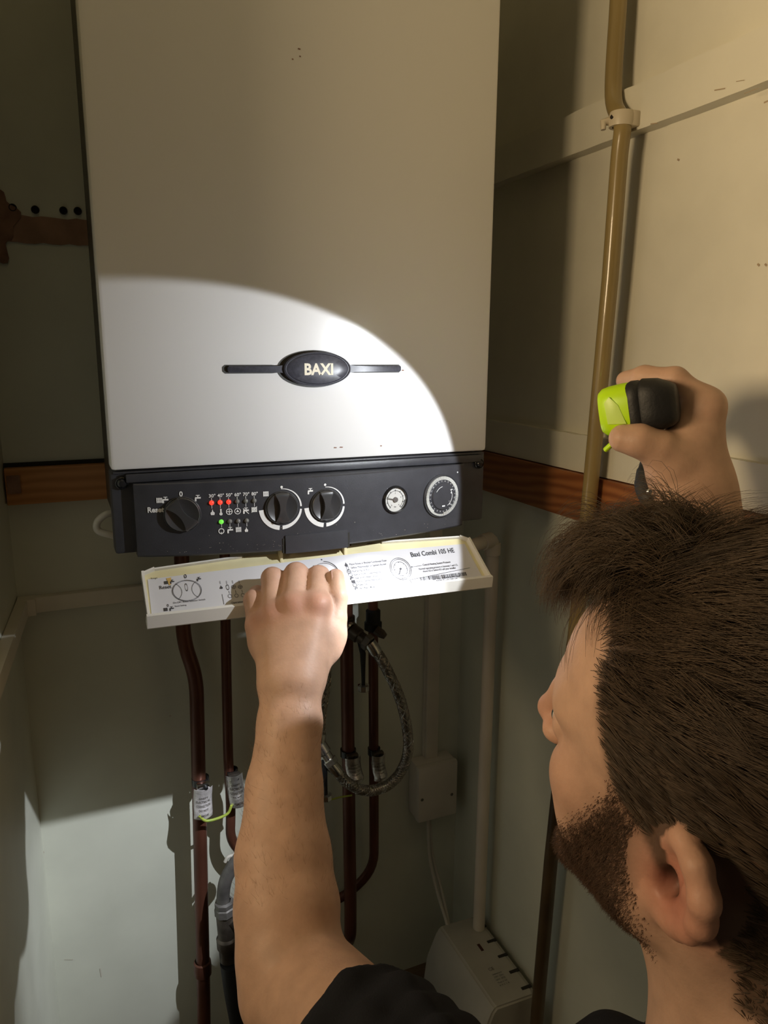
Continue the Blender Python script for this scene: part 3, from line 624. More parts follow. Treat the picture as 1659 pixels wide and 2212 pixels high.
def valve(c, d, label, lever0, lever1, m):
    root = empty('stop_valve', c, label, 'valve')
    d = np.array(d, float); d /= np.linalg.norm(d)
    lathe('valve_body', c, d, [(0, -0.022), (0.0085, -0.022), (0.0085, -0.012), (0.0125, -0.011), (0.0125, 0.004), (0.010, 0.006), (0.010, 0.016), (0, 0.016)], m, root, 24)
    b = lathe('hex_nut', c+d*0.016, d, [(0, 0), (0.0125, 0), (0.0135, 0.0015), (0.0135, 0.0095), (0.012, 0.011), (0, 0.011)], M_CHROME if m is not M_BRASS else M_FITGREY, root, 6, 10)
    lathe('collar', c-d*0.021, d, [(0.009, 0), (0.0115, 0.001), (0.0125, 0.004), (0.0115, 0.007), (0.009, 0.008)], M_CHROME, root, 28)
    lv = tube('lever', [np.array(c)+np.array([0, -0.006, 0]), lever0, lever0*0.5+lever1*0.5, lever1], [0.004, 0.0048, 0.0036, 0.0030], M_RUBBER, root, 12)
    a = lever1-lever0; a /= np.linalg.norm(a)
    lathe('lever_cap', lever1-a*0.002, a, [(0, 0), (0.006, 0), (0.0098, 0.002), (0.0098, 0.010), (0.008, 0.012), (0, 0.012)], M_CHROME, root, 8, 20)
    return root
Yv = 0.235
vu = on(771, 1371, 1, 0.245); valve(vu, np.array(on(800, 1392, 1, 0.225))-vu, 'dark stop valve at the top of the braided hose loop', on(784, 1412, 1, 0.232), on(785, 1480, 1, 0.232), M_BRASS)
vl = on(697, 1622, 1, 0.235); valve(vl, np.array(on(716, 1652, 1, 0.225))-vl, 'chrome stop valve beside the forearm at the lower end of the hose loop', on(701, 1662, 1, 0.225), on(704, 1716, 1, 0.225), M_CHROME)
# branch from the thick pipe to the upper valve and black cap on the thin pipe
bt = empty('pipe_tee', on(748, 1350, 1, 0.29), 'dark tee fitting joining the thick copper pipe to the upper valve', 'fitting')
tube('branch', [on(750, 1345, 1, 0.29), vu], 0.0105, M_BRASS, bt); lathe('sleeve', on(748, 1330, 1, 0.29), (0, 0, -1), [(0.0115, 0), (0.0145, 0.001), (0.0145, 0.026), (0.0115, 0.027)], M_BRASS, bt, 24)
ct = empty('pipe_coupling', on(808, 1345, 1, 0.29), 'black coupling on the thin copper pipe behind the upper valve', 'fitting')
lathe('sleeve', on(806, 1315, 1, 0.29), (0, 0, -1), [(0.009, 0), (0.0125, 0.003), (0.0125, 0.022), (0.015, 0.024), (0.015, 0.036), (0.009, 0.040)], M_RUBBER, ct, 24); lathe('wing_nut', on(812, 1360, 1, 0.275), (0.6, -0.6, -0.5), [(0, 0), (0.008, 0), (0.008, 0.012), (0.005, 0.02), (0, 0.02)], M_BRASS, ct, 8, 20)
def hose(path, label):
    root = empty('braided_hose', path[0], label, 'hose')
    P = catmull(path, 12); tube('braid', P, 0.0082, M_STEEL, root, 20)
    bm = bmesh.new(); n = len(P)
    for s in (1, -1):                       # crossing strands of the braid
        for k in range(8):
            Q = []
            u = None
            for i in range(n):
                t = P[min(i+1, n-1)]-P[max(i-1, 0)]; t = t/np.linalg.norm(t)
                if u is None: u = np.cross(t, [0, 0, 1.0]); 
                u = u-t*(u@t); u = u/np.linalg.norm(u); w = np.cross(t, u); a = s*i*0.55+k*math.pi/4
                Q.append(P[i]+0.0083*(math.cos(a)*u+math.sin(a)*w))
            add_tube(bm, Q, 0.0009, 4)
    b = bm_obj('braid_strands', bm, M_STEEL, root, 60); b['kind'] = 'stuff'
    for a, bb in ((P[0], P[2]), (P[-1], P[-3])):
        lathe('ferrule', a, np.array(bb)-np.array(a), [(0.0088, -0.004), (0.0102, -0.004), (0.0104, 0.014), (0.0092, 0.018)], M_CHROME, root, 24)
hose([on(u, v, 1, y) for u, v, y in ((801, 1392, 0.225), (830, 1435, 0.215), (866, 1515, 0.21), (882, 1600, 0.21), (872, 1655, 0.21), (842, 1693, 0.21), (798, 1708, 0.21), (755, 1694, 0.212), (717, 1654, 0.225))], 'braided steel hose forming a loop right of the forearm')
hose([on(u, v, 1, y) for u, v, y in ((690, 1603, 0.24), (693, 1545, 0.235), (703, 1470, 0.235), (700, 1400, 0.235), (680, 1320, 0.24), (665, 1220, 0.25))], 'braided steel hose running up behind the wrist')
# fitting group left of the elbow
ft = empty('drain_fitting', on(490, 1960, 1, 0.26), 'grey curved drain fitting with a pale nut, left of the elbow', 'fitting')
tube('elbow_pipe', catmull(pth([(525, 1842), (505, 1868), (488, 1900), (482, 1935), (484, 1965)], 0.245)), [0.0105]*33, M_FITGREY, ft)
lathe('compression_nut', on(484, 1945, 1, 0.245), (0.02, 0, -1), [(0.011, 0), (0.0155, 0.002), (0.0155, 0.008), (0.0145, 0.010), (0.0165, 0.012), (0.0165, 0.024), (0.012, 0.028)], M_FITGREY, ft, 8, 20)
lathe('valve_barrel', on(486, 1975, 1, 0.245), (0.04, 0, -1), [(0.012, 0), (0.0145, 0.004), (0.0145, 0.040), (0.0175, 0.044), (0.0175, 0.060), (0.015, 0.064), (0.015, 0.085), (0, 0.085)], M_BRASS, ft, 24)
tube('black_lagging', catmull(pth([(503, 2075), (512, 2140), (525, 2212), (535, 2285)], 0.240)), 0.021, M_RUBBER, ft)
tube('side_branch', catmull(pth([(497, 1985), (530, 2010), (575, 2015)], 0.240)), 0.011, M_BRASS, ft)
lathe('joint_ring', on(437, 2075, 1, 0.29), (0, 0, -1), [(0.0118, 0), (0.0142, 0.002), (0.0148, 0.012), (0.0142, 0.026), (0.0118, 0.028)], M_COPPER, pipe1, 24)
tag(tube('white_wire', catmull(pth([(520, 1830), (506, 1845), (492, 1852), (486, 1862)], 0.25)), 0.0028, M_CABLE), 'short white wire end above the grey drain fitting', 'wire')

# ================================================================== TRUNKING, BOXES, CABLES
t = empty('cable_trunking', (-0.05, YB-0.01, -0.235), 'white cable trunking running level round the left corner', 'trunking')
box('trunk_run', XL+0.001, 0.20, YB-0.014, YB, -0.2475, -0.2245, M_TRUNK, t, 0.0012)
prism('trunk_run', [(XL, YB-0.014), (XL+0.014, YB-0.014), (XN+0.014, -0.195), (XN, -0.195)], lambda a, b, h: (a, b, -0.2475+h), 0.023, M_TRUNK, t)
box('corner_cap', XL, XL+0.024, YB-0.024, YB, -0.2485, -0.2235, M_TRUNK, t, 0.0016)
a0 = on(940, 1290, 1, YB-0.016); 
t = empty('cable_trunking', (a0[0], YB-0.01, -0.40), 'white cable trunking dropping upright into the junction box', 'trunking')
box('trunk_base', a0[0]-0.0135, a0[0]+0.0135, YB-0.010, YB, -0.648, -0.105, M_TRUNK, t, 0.001); box('trunk_lid', a0[0]-0.0125, a0[0]+0.0125, YB-0.0165, YB-0.010, -0.648, -0.105, M_TRUNK, t, 0.0018)
ja, jb = on(905, 1664, 1, 0.292), on(985, 1752, 1, 0.292)
j = empty('junction_box', ((ja[0]+jb[0])/2, YB, jb[2]), 'square white junction box at the foot of the upright trunking', 'box')
box('box_base', ja[0], jb[0], 0.304, YB, jb[2]-0.004, ja[2]+0.002, M_JBOX, j, 0.003); box('box_lid', ja[0]-0.001, jb[0]+0.001, 0.290, 0.305, jb[2]-0.005, ja[2]+0.003, M_JBOX, j, 0.004)
for u, v in ((912, 1728), (976, 1716)):
    q = on(u, v, 1, 0.290); lathe('screw', q, (0, -1, 0), [(0.0030, -0.002), (0.0030, 0.0004), (0.0022, 0.0008), (0, 0.0008)], M_NEEDLE, j, 14)
tc_ = empty('twin_cable', on(926, 1765, 1, 0.312), 'pair of thin white cables hanging from the junction box', 'cable')
tube('cable', catmull([on(*p[:2], 1, p[2]) for p in ((924, 1755, 0.315), (928, 1850, 0.305), (944, 1925, 0.28), (964, 1990, 0.225), (970, 2020, 0.205))]), 0.0030, M_CABLE, tc_); tube('cable', catmull([on(*p[:2], 1, p[2]) for p in ((928, 1755, 0.32), (935, 1850, 0.31), (952, 1915, 0.285), (968, 1990, 0.23), (973, 2020, 0.205))]), 0.0030, M_CABLE, tc_)
pm = empty('condensate_pump', (0.54, 0.13, ZF), 'pale grey plastic pump box with a slotted top, on the floor in the corner', 'pump')
bm = bmesh.new(); prof = [(0.492, ZF), (0.484, -1.02), (0.492, -0.955), (0.512, -0.908), (0.520, -0.900), (0.596, -0.903), (0.604, -0.912), (0.605, ZF)]; secs = []
for y, s, dz in ((0.030, 0.90, -0.010), (0.036, 1.0, -0.001), (0.12, 1.0, 0), (0.214, 1.0, 0), (0.221, 0.95, -0.005)):
    secs.append([bm.verts.new((0.55+(x-0.55)*s, y, ZF+(z-ZF)*(1 if dz == 0 else 1+dz))) for x, z in prof])
for a, b in zip(secs, secs[1:]):
    for k in range(8): bm.faces.new((a[k], a[(k+1) % 8], b[(k+1) % 8], b[k]))
bm.faces.new(secs[0]); bm.faces.new(secs[-1][::-1]); bmesh.ops.recalc_face_normals(bm, faces=bm.faces[:])
bmesh.ops.bevel(bm, geom=bm.edges[:], offset=0.003, segments=2, affect='EDGES'); bm_obj('housing', bm, M_PUMP, pm, 40)
s0 = None
for i in range(5):
    y = 0.190-0.036*i
    if s0 is None: s0 = box('vent_slot', 0.5805, 0.5985, y-0.0026, y+0.0026, -0.9035, -0.9015, M_GAP, pm)
    else:
        c = s0.copy(); COL.objects.link(c); c.parent = pm; c.matrix_parent_inverse = s0.matrix_parent_inverse.copy(); c.location = (0, y-0.190, 0)
box('status_window', 0.560, 0.565, 0.140, 0.156, -0.9035, -0.9010, mat('window_red', (0.06, 0.015, 0.012), 0.3), pm)
pt = Print(lambda a, b: (0.560+a, 0.085+b, -0.9008))
pt.text('CE', -0.010, 0.012, 0.006, None, 'l', 0, -math.pi/2*0.0)
for i in range(5): pt.text(('Condensate pump', '230V~ 50Hz', '16W  IP20', 'Made in UK', '0 9 2 1 4')[i], -0.010, 0.002-0.006*i, 0.003, 0.018)
pt.build('rating_print', M_NEEDLE, pm)
cpth = fillet([on(965, 1197, 1, 0.155), np.array([0.584, 0.19, -0.172]), np.array([0.584, 0.19, -0.53]), np.array([0.584, 0.19, -0.902])], 0.012)
cp_ = empty('condensate_pipe', (0.584, 0.19, -0.55), 'white plastic waste pipe with an elbow, dropping to the pump box', 'pipe')
tube('pipe_run', cpth, 0.0106, M_CONDEN, cp_, 20)
e0 = np.array([0.584, 0.19, -0.172]); dA = np.array(on(965, 1197, 1, 0.155))-e0; dA /= np.linalg.norm(dA)
lathe('elbow_socket', e0+np.array([0, 0, -0.006]), (0, 0, -1), [(0.0108, 0), (0.0130, 0.001), (0.0132, 0.020), (0.0108, 0.021)], M_CONDEN, cp_, 28); lathe('elbow_socket', e0+dA*0.006, dA, [(0.0108, 0), (0.0130, 0.001), (0.0132, 0.020), (0.0108, 0.021)], M_CONDEN, cp_, 28)
opts = [on(1336, 0, 0, 0.588)+np.array([0, 0.02, 0.745]), on(1336, 0, 0, 0.588), on(1325, 205, 0, 0.586), on(1344, 268, 0, 0.580), on(1337, 350, 0, 0.580), on(1318, 600, 0, 0.582), on(1272, 1090, 0, 0.582), on(1190, 1860, 0, 0.582), on(1161, 2180, 0, 0.582), on(1150, 2330, 0, 0.582)]
tag(tube('overflow_pipe', [opts[0], opts[1]]+catmull(opts[1:6], 8)[1:]+opts[6:], 0.0100, M_OLIVE, None, 20), 'yellowed plastic pipe running upright down the right wall', 'pipe')
OP = bpy.data.objects['overflow_pipe']
tube('stained_shaded_length', [on(1216, 1622, 0, 0.582), on(1190, 1860, 0, 0.582), on(1163, 2160, 0, 0.582), on(1150, 2330, 0, 0.582)], 0.0103, M_STAINSHADE, OP, 20)  # lower pipe: real staining plus the man's shadow, painted as dark mottling
pq = Print(lambda a, b: (0.582-0.0102*math.cos(a/0.0102+0.62), opq[1]-0.0102*math.sin(a/0.0102+0.62), opq[2]+b))
opq = on(1328, 470, 0, 0.5815)
for i in range(9): pq.text('OSMA 22 - BS'[i], -0.0016, 0.042-0.0065*i-(0.006 if i > 4 else 0), 0.0045, 0.0034, 'l', 0.0, -math.pi/2)
pb = pq.build('pipe_print', M_NEEDLE, bpy.data.objects['overflow_pipe'])
cq = np.array(on(1343, 258, 0, 0.581))
cl = empty('pipe_clip', cq, 'small cream saddle clip holding the yellowed pipe to the wall band', 'clip')
lathe('ring', cq+np.array([0, 0, -0.0085]), (0.02, 0, 1), [(0.0102, 0), (0.0140, 0), (0.0146, 0.004), (0.0146, 0.012), (0.0138, 0.016), (0.0102, 0.016)], M_CLIP, cl, 28)
box('foot', 0.585, 0.597, cq[1]-0.014, cq[1]+0.010, cq[2]-0.009, cq[2]+0.008, M_CLIP, cl, 0.002); tube('lug', [cq+np.array([-0.008, 0.010, 0.0]), cq+np.array([-0.016, 0.013, -0.002]), cq+np.array([-0.016, 0.012, -0.010])], [0.005, 0.0045, 0.003], M_CLIP, cl, 10)
lathe('fixing_hole', cq+np.array([-0.0135, 0.0, 0.001]), (-1, -0.3, 0.2), [(0, 0), (0.0026, 0), (0.0026, 0.0012), (0, 0.0012)], M_HOLE, cl, 14)
tag(tube('loose_cable', catmull([on(u, v, 1, y) for u, v, y in ((262, 1108, 0.12), (232, 1110, 0.11), (211, 1127, 0.11), (212, 1146, 0.11), (238, 1155, 0.11), (265, 1160, 0.12))]), 0.0042, M_CABLE), 'loop of white cable poking out left of the control panel', 'cable')

for base, g_ in (('copper_pipe', 'copper pipes below the boiler'), ('cable_trunking', 'white cable trunking on the walls'), ('braided_hose', 'braided steel hoses below the boiler'), ('stop_valve', 'stop valves on the hoses'), ('earth_wire', 'earth wires between the clamps')):
    for o in bpy.data.objects:
        if o.name.split('.')[0] == base: o['group'] = g_
# ================================================================== TORCH
ta_, tu = np.array([-0.62, 0.74, -0.19]), np.array([0, 0, 1.0]); ta_ /= np.linalg.norm(ta_); ts = np.cross(ta_, tu); ts /= np.linalg.norm(ts); tu = np.cross(ts, ta_)
def TQ(s, u, t): return TORCH+ts*s+tu*u+ta_*t
torch = empty('torch', TQ(0, 0, -0.04), 'black hand torch with a lime green head, held up in the right hand', 'torch')
def loft(name, st, m, n=40, e=3.2, cap0=True):
    bm = bmesh.new(); R_ = []
    for t, hw, hh, off in st:
        ring = []
        for k in range(n):
            a = 2*math.pi*k/n; ca, sa = math.cos(a), math.sin(a); q = (abs(ca)**e+abs(sa)**e)**(-1/e)
            ring.append(bm.verts.new(TQ(hw*q*ca, off+hh*q*sa, t)))
        R_.append(ring)
    for a, b in zip(R_, R_[1:]):
        for k in range(n): bm.faces.new((a[k], a[(k+1) % n], b[(k+1) % n], b[k]))
    if cap0: bm.faces.new(R_[0])
    bm.faces.new(R_[-1][::-1]); return bm_obj(name, bm, m, torch, 40)
loft('bezel', [(-0.004, 0.0145, 0.0155, 0), (0.0, 0.0155, 0.0165, 0), (0.0012, 0.0170, 0.0180, 0), (-0.002, 0.0195, 0.0208, 0), (-0.008, 0.0212, 0.0222, 0), (-0.018, 0.0222, 0.0230, 0), (-0.025, 0.0222, 0.0230, 0)], M_LIME, e=3.0)
loft('lens', [(-0.0035, 0.0140, 0.0150, 0), (-0.0034, 0.010, 0.010, 0), (-0.0033, 0.002, 0.002, 0)], M_LENS, e=2.4)
loft('barrel', [(-0.0235, 0.0212, 0.0222, 0), (-0.027, 0.0228, 0.0238, 0), (-0.0315, 0.0226, 0.0236, 0), (-0.034, 0.0214, 0.0224, 0), (-0.0365, 0.0228, 0.0238, 0.0004), (-0.048, 0.0216, 0.0226, 0), (-0.058, 0.0178, 0.0190, -0.001), (-0.0620, 0.0150, 0.0160, -0.001), (-0.0635, 0.010, 0.010, -0.001)], M_RUBBER, e=3.6)
ins = prism('side_inset', [(-0.022, -0.014), (-0.006, -0.012), (-0.005, 0.010), (-0.010, 0.016), (-0.017, 0.006)], lambda a, b, h: TQ(-0.0212-h+0.0025*max(0, (a+0.012)/0.010), b*0.85, a), 0.0016, mat('torch_pale_lime', (0.62, 0.86, 0.18), 0.4), torch, bevel=0.0005)
tube('belt_hook', catmull([TQ(-0.010, -0.0205, -0.016), TQ(-0.011, -0.028, -0.006), TQ(-0.010, -0.033, 0.001)]), 0.0042, M_LIME, torch, 12, flat=0.6)
sw = [at(u, v, d) for u, v, d in ((1402, 985, 0.675), (1392, 1020, 0.672), (1390, 1050, 0.668), (1402, 1075, 0.662), (1430, 1092, 0.658), (1455, 1100, 0.655))]
tube('wrist_strap', catmull(sw), [0.0065]*7+[0.0075]*6+[0.008]*len(catmull(sw)[13:]), M_RUBBER, torch, 12, flat=0.5)
q = at(1403, 1062, 0.652); lathe('strap_buckle', q, -CFW, [(0, 0), (0.003, 0), (0.003, 0.0012), (0.0018, 0.002), (0, 0.002)], M_CHROME, torch, 10)

# ================================================================== PERSON (one continuous body grown from a distance field)
class Field:
    def __init__(self): self.p = []
    def cap(self, a, b, ra, rb=None, k=0.01, sub=False, flat=None):
        a, b = np.array(a, float), np.array(b, float); rb = ra if rb is None else rb
        c = (a+b)/2; rad = np.linalg.norm(a-b)/2+max(ra, rb)
        fl = None
        if flat is not None: n = np.array(flat[0], float); fl = (n/np.linalg.norm(n), flat[1])
        self.p.append(('c', (a, b, ra, rb, fl), k, sub, c, rad)); return self
    def chain(self, pts, rs, k=0.004, k0=None, flat=None):
        for i in range(len(pts)-1): self.cap(pts[i], pts[i+1], rs[i], rs[i+1], k0 if (i == 0 and k0 is not None) else k, flat=flat)
    def ell(self, c, r, M_=None, k=0.01, sub=False):
        self.p.append(('e', (np.array(c, float), np.array(r, float), np.eye(3) if M_ is None else M_), k, sub, np.array(c, float), max(r))); return self
    def half(self, o, n, k=0.002):            # keep the side opposite n
        self.p.append(('h', (np.array(o, float), np.array(n, float)/np.linalg.norm(n)), k, True, np.array(o, float), 99)); return self
    @staticmethod
    def d1(t, q, P):
        if t == 'c':
            a, b, ra, rb, fl = q; ba = b-a; pa = P-a
            h = np.clip((pa@ba)/(ba@ba+1e-12), 0, 1); r_ = pa-h[:, None]*ba
            if fl is not None: s = r_@fl[0]; r_ = r_+(s*(fl[1]-1))[:, None]*fl[0]
            return np.sqrt((r_*r_).sum(1))-(ra+(rb-ra)*h)
        if t == 'e':
            c, r, M_ = q; L = (P-c)@M_.T; k0 = np.sqrt(((L/r)**2).sum(1)); k1 = np.sqrt(((L/(r*r))**2).sum(1))
            return k0*(k0-1)/(k1+1e-9)
        o, n = q; return -((P-o)@n)             # half space removed
    def __call__(self, P, sel=None):
        d = np.full(len(P), 9.0)
        for i in (range(len(self.p)) if sel is None else sel):
            t, q, k, sub, c, rad = self.p[i]; e = self.d1(t, q, P)
            if sub:
                e = -e; h = np.maximum(k-np.abs(d-e), 0)/k; d = np.maximum(d, e)+h*h*k*0.25
            else:
                h = np.maximum(k-np.abs(d-e), 0)/k; d = np.minimum(d, e)-h*h*k*0.25
        return d
    def pick(self, c, hd):
        return [i for i, (t, q, k, sub, pc, rad) in enumerate(self.p) if t == 'h' or np.linalg.norm(pc-c)-rad < 2.2*hd+k+0.004]
    def mesh(self, h, B=14):
        lo_ = np.min([p[4]-p[5] for p in self.p if not p[3]], 0)-3*h; hi = np.max([p[4]+p[5] for p in self.p if not p[3]], 0)+3*h
        bs = B*h; nb = np.ceil((hi-lo_)/bs).astype(int); hd = bs*math.sqrt(3)/2
        I = np.stack(np.meshgrid(*[np.arange(n) for n in nb], indexing='ij'), -1).reshape(-1, 3)
        Cc = lo_+(I+0.5)*bs; d = self(Cc); act = np.where(np.abs(d) < hd*1.35+0.004)[0]
        N = (nb*B+2).astype(np.int64)
        gid = lambda x: (x[..., 0]*N[1]+x[..., 1])*N[2]+x[..., 2]
        g = np.stack(np.meshgrid(*[np.arange(B+1)]*3, indexing='ij'), -1); gf = g.reshape(-1, 3)
        corners = np.array([[a, b, c] for a in (0, 1) for b in (0, 1) for c in (0, 1)])
        edges = [(i, j) for i in range(8) for j in range(i+1, 8) if np.abs(corners[i]-corners[j]).sum() == 1]
        ids, vs, quads = [], [], []; sels = []
        for bi in act:
            base = I[bi]*B; sel = self.pick(Cc[bi], hd)
            if not sel: continue
            val = self(lo_+(base+gf)*h, sel).reshape(B+1, B+1, B+1)
            if val.min() > 0 or val.max() < 0: continue
            c8 = np.stack([val[a:a+B, b:b+B, c:c+B] for a, b, c in corners], -1)
            mixed = (c8.min(-1) < 0) & (c8.max(-1) >= 0); cells = np.argwhere(mixed)
            if len(cells):
                cv = c8[mixed]; acc = np.zeros((len(cells), 3)); cnt = np.zeros(len(cells))
                for i, j in edges:
                    m = (cv[:, i] < 0) != (cv[:, j] < 0); t = cv[:, i]/(cv[:, i]-cv[:, j]+1e-12)
                    p_ = corners[i]+np.clip(t, 0, 1)[:, None]*(corners[j]-corners[i]); acc[m] += p_[m]; cnt[m] += 1
                vs.append(lo_+(base+cells+acc/cnt[:, None])*h); ids.append(gid(base+cells)); sels.append((len(cells), sel))
            inn = val[:B, :B, :B] < 0
            for ax in range(3):
                sl = [slice(0, B)]*3; sl[ax] = slice(1, B+1); oth = val[tuple(sl)] < 0
                e = np.argwhere(inn != oth)
                if not len(e): continue
                G = base+e; b_, c_ = [(1, 2), (2, 0), (0, 1)][ax]; u = np.zeros(3, int); u[b_] = 1; w = np.zeros(3, int); w[c_] = 1
                ok = (G[:, b_] > 0) & (G[:, c_] > 0); G = G[ok]; s = inn[tuple(e[ok].T)]
                Q = np.stack([gid(G), gid(G-u), gid(G-u-w), gid(G-w)], 1); Q[~s] = Q[~s][:, ::-1]; quads.append(Q)
        ids = np.concatenate(ids); vs = np.concatenate(vs); quads = np.concatenate(quads)
        # pull vertices onto the true surface
        o = 0
        for n, sel in sels:
            P = vs[o:o+n]
            for _ in range(2):
                e = 0.25*h; dv = self(P, sel)
                Gd = np.stack([self(P+np.eye(3)[a]*e, sel)-dv for a in range(3)], 1)/e
                P = P-np.clip(dv, -h, h)[:, None]*Gd/(np.maximum((Gd*Gd).sum(1), 0.3))[:, None]
            vs[o:o+n] = P; o += n
        od = np.argsort(ids); si = ids[od]; pos = np.clip(np.searchsorted(si, quads), 0, len(si)-1)
        good = (si[pos] == quads).all(1); return vs, od[pos[good]]

# head pose: columns are the head's right, forward and up axes
hw = np.array([0.16015114, -0.15583384, 0.35844907]); HT = np.array([0.30176105, -0.52526899, -0.12708658])
th = np.linalg.norm(hw); kx = hw/th; KX = np.array([[0, -kx[2], kx[1]], [kx[2], 0, -kx[0]], [-kx[1], kx[0], 0]])
HR = np.eye(3)+math.sin(th)*KX+(1-math.cos(th))*KX@KX
HM = HR.T                                     # world -> head rotation
def H(x, y, z): return HT+HR@np.array([x, y, z], float)
def to_head(P): return (P-HT)@HR

body = Field(); F = body
# torso, neck, legs -------------------------------------------------
NB = np.array([0.335, -0.585, -0.300])
SL, SR = np.array([0.155, -0.560, -0.355]), np.array([0.505, -0.530, -0.365])
PE = np.array([0.365, -0.625, -0.800])
F.ell((0.340, -0.585, -0.440), (0.150, 0.095, 0.165), k=0.05)
F.ell((0.355, -0.600, -0.640), (0.135, 0.095, 0.180), k=0.06)
F.ell(PE, (0.160, 0.115, 0.110), k=0.06)
F.cap(NB+[0, 0.005, -0.03], SL, 0.055, 0.052, k=0.05); F.cap(NB+[0, 0.005, -0.03], SR, 0.055, 0.052, k=0.05)
KL, KR = np.array([0.245, -0.260, -1.005]), np.array([0.470, -0.230, -1.005])
AL, AR = np.array([0.275, -0.640, -1.035]), np.array([0.455, -0.640, -1.035])
for Hp, Kn, An in ((PE+[-0.085, 0, -0.02], KL, AL), (PE+[0.085, 0, -0.02], KR, AR)):
    F.cap(Hp, Kn, 0.085, 0.060, k=0.04); F.cap(Kn, An, 0.058, 0.040, k=0.02); F.cap(An, An+[0.0, -0.14, -0.015], 0.038, 0.026, k=0.02)
# left arm -----------------------------------------------------------
LE = at(622, 2125, 0.625); LW = at(629, 1492, 0.735)
CX = lambda p: (p-CP)@CFW
F.cap(SL, LE+CR*0.012, 0.056, 0.047, k=0.04)
def spread(u, v, d, half, thick, off=0.0):    # two centres side by side across the picture, for an oval limb
    c = at(u, v, d); return c-CR*(half-thick), c+CR*(half-thick), thick
st = [(628, 1490, .735, .0285, .0215), (626, 1560, .722, .0300, .0235), (614, 1700, .700, .0345, .0280), (612, 1850, .673, .0420, .0340), (620, 1960, .652, .0445, .0370), (624, 2060, .636, .0430, .0380), (624, 2140, .625, .0395, .0380)]
S_ = [spread(*s) for s in st]
for a, b in zip(S_, S_[1:]):
    F.cap(a[0], b[0], a[2], b[2], k=0.009); F.cap(a[1], b[1], a[2], b[2], k=0.009)
    F.cap((a[0]+a[1])/2, (b[0]+b[1])/2, a[2], b[2], k=0.009)
# left hand
mc = {'pinky': (556, 1352, .778), 'ring': (590, 1328, .772), 'middle': (634, 1308, .768), 'index': (686, 1306, .768)}
fg = {'pinky': [(548, 1296, .790), (556, 1284, .806), (566, 1300, .822)], 'ring': [(589, 1250, .800), (598, 1262, .822), (608, 1288, .836)],
      'middle': [(640, 1241, .801), (646, 1256, .824), (652, 1284, .838)], 'index': [(688, 1247, .800), (692, 1262, .822), (696, 1288, .836)]}
fr = {'pinky': (.0112, .0104, .0094, .0084), 'ring': (.0126, .0121, .0108, .0094), 'middle': (.0133, .0129, .0112, .0096), 'index': (.0130, .0125, .0110, .0096)}
wl, wr = at(606, 1470, .737), at(652, 1470, .737)
for nme, w0, r0 in (('pinky', wl, .0150), ('ring', wl, .0165), ('middle', wr*0.5+wl*0.5, .0180), ('index', wr, .0175)):
    F.cap(w0, at(*mc[nme]), r0, fr[nme][0]+0.0012, k=0.018)
F.cap(at(575, 1390, .770), at(700, 1370, .772), 0.0155, 0.0150, k=0.014)          # flesh of the palm
F.cap(at(668, 1450, .752), at(716, 1375, .775), 0.0165, 0.0140, k=0.016)          # thumb base
for nme in mc:
    pts = [at(*mc[nme])]+[at(*q) for q in fg[nme]]; F.chain(pts, fr[nme], k=0.0035, k0=0.0035)
    F.ell(at(mc[nme][0], mc[nme][1]-2, mc[nme][2]-0.008), (0.0090, 0.0090, 0.0075), k=0.010)  # knuckle
F.chain([at(708, 1400, .770), at(725, 1335, .776), at(729, 1288, .781), at(725, 1247, .790)], (.0135, .0115, .0108, .0092), k=0.003, k0=0.010)
# right arm and hand round the torch -------------------------------------
RW = at(1492, 1082, 0.672); RE = np.array([0.552, -0.330, -0.235])
F.cap(SR, RE, 0.054, 0.046, k=0.04); F.cap(RE, RW*0.45+RE*0.55, 0.044, 0.041, k=0.03)
rst = [(1508, 1160, .676, .0350, .0280), (1496, 1085, .672, .0335, .0240), (1490, 1045, .668, .0340, .0235)]
RS = [spread(*s) for s in rst]
mid = RW*0.45+RE*0.55
F.cap(mid, RS[0][0], .040, RS[0][2], k=0.03); F.cap(mid, RS[0][1], .040, RS[0][2], k=0.03)
for a, b in zip(RS, RS[1:]): F.cap(a[0], b[0], a[2], b[2], k=0.02); F.cap(a[1], b[1], a[2], b[2], k=0.02)
im = (1522, 878, .664)
F.cap(at(1515, 1050, .668), at(*im), 0.0215, 0.0150, k=0.02)
F.cap(at(1510, 1050, .684), at(1527, 900, .692), 0.0200, 0.0145, k=0.018); F.cap(at(1500, 1050, .694), at(1520, 918, .714), 0.0180, 0.0135, k=0.018); F.cap(at(1490, 1050, .700), at(1508, 940, .732), 0.0160, 0.0120, k=0.018)
F.cap(at(1470, 1050, .662), at(1448, 985, .660), 0.0230, 0.0190, k=0.02)                 # thenar
F.cap(at(1486, 1000, .662), at(1500, 905, .664), 0.0190, 0.0165, k=0.018)               # web of the thumb
F.cap(at(1446, 990, .652), at(1492, 950, .662), 0.0150, 0.0150, k=0.014)
F.chain([at(1444, 1000, .652), at(1418, 968, .646), at(1382, 952, .644), at(1346, 947, .648)], (.0165, .0150, .0138, .0122), k=0.006, k0=0.012)
F.ell(at(1528, 874, .655), (0.012, 0.012, 0.010), k=0.012)
F.chain([at(*im), at(1458, 821, .668), at(1392, 815, .686), at(1352, 822, .706)], (.0150, .0112, .0102, .0090), k=0.005, k0=0.010)
F.chain([at(1527, 900, .692), at(1462, 836, .704), at(1404, 842, .722), at(1372, 866, .733)], (.0140, .0112, .0102, .0090), k=0.0035, k0=0.008)
F.chain([at(1520, 918, .714), at(1458, 862, .728), at(1404, 872, .740), at(1378, 896, .746)], (.0130, .0108, .0098, .0086), k=0.0035, k0=0.008)
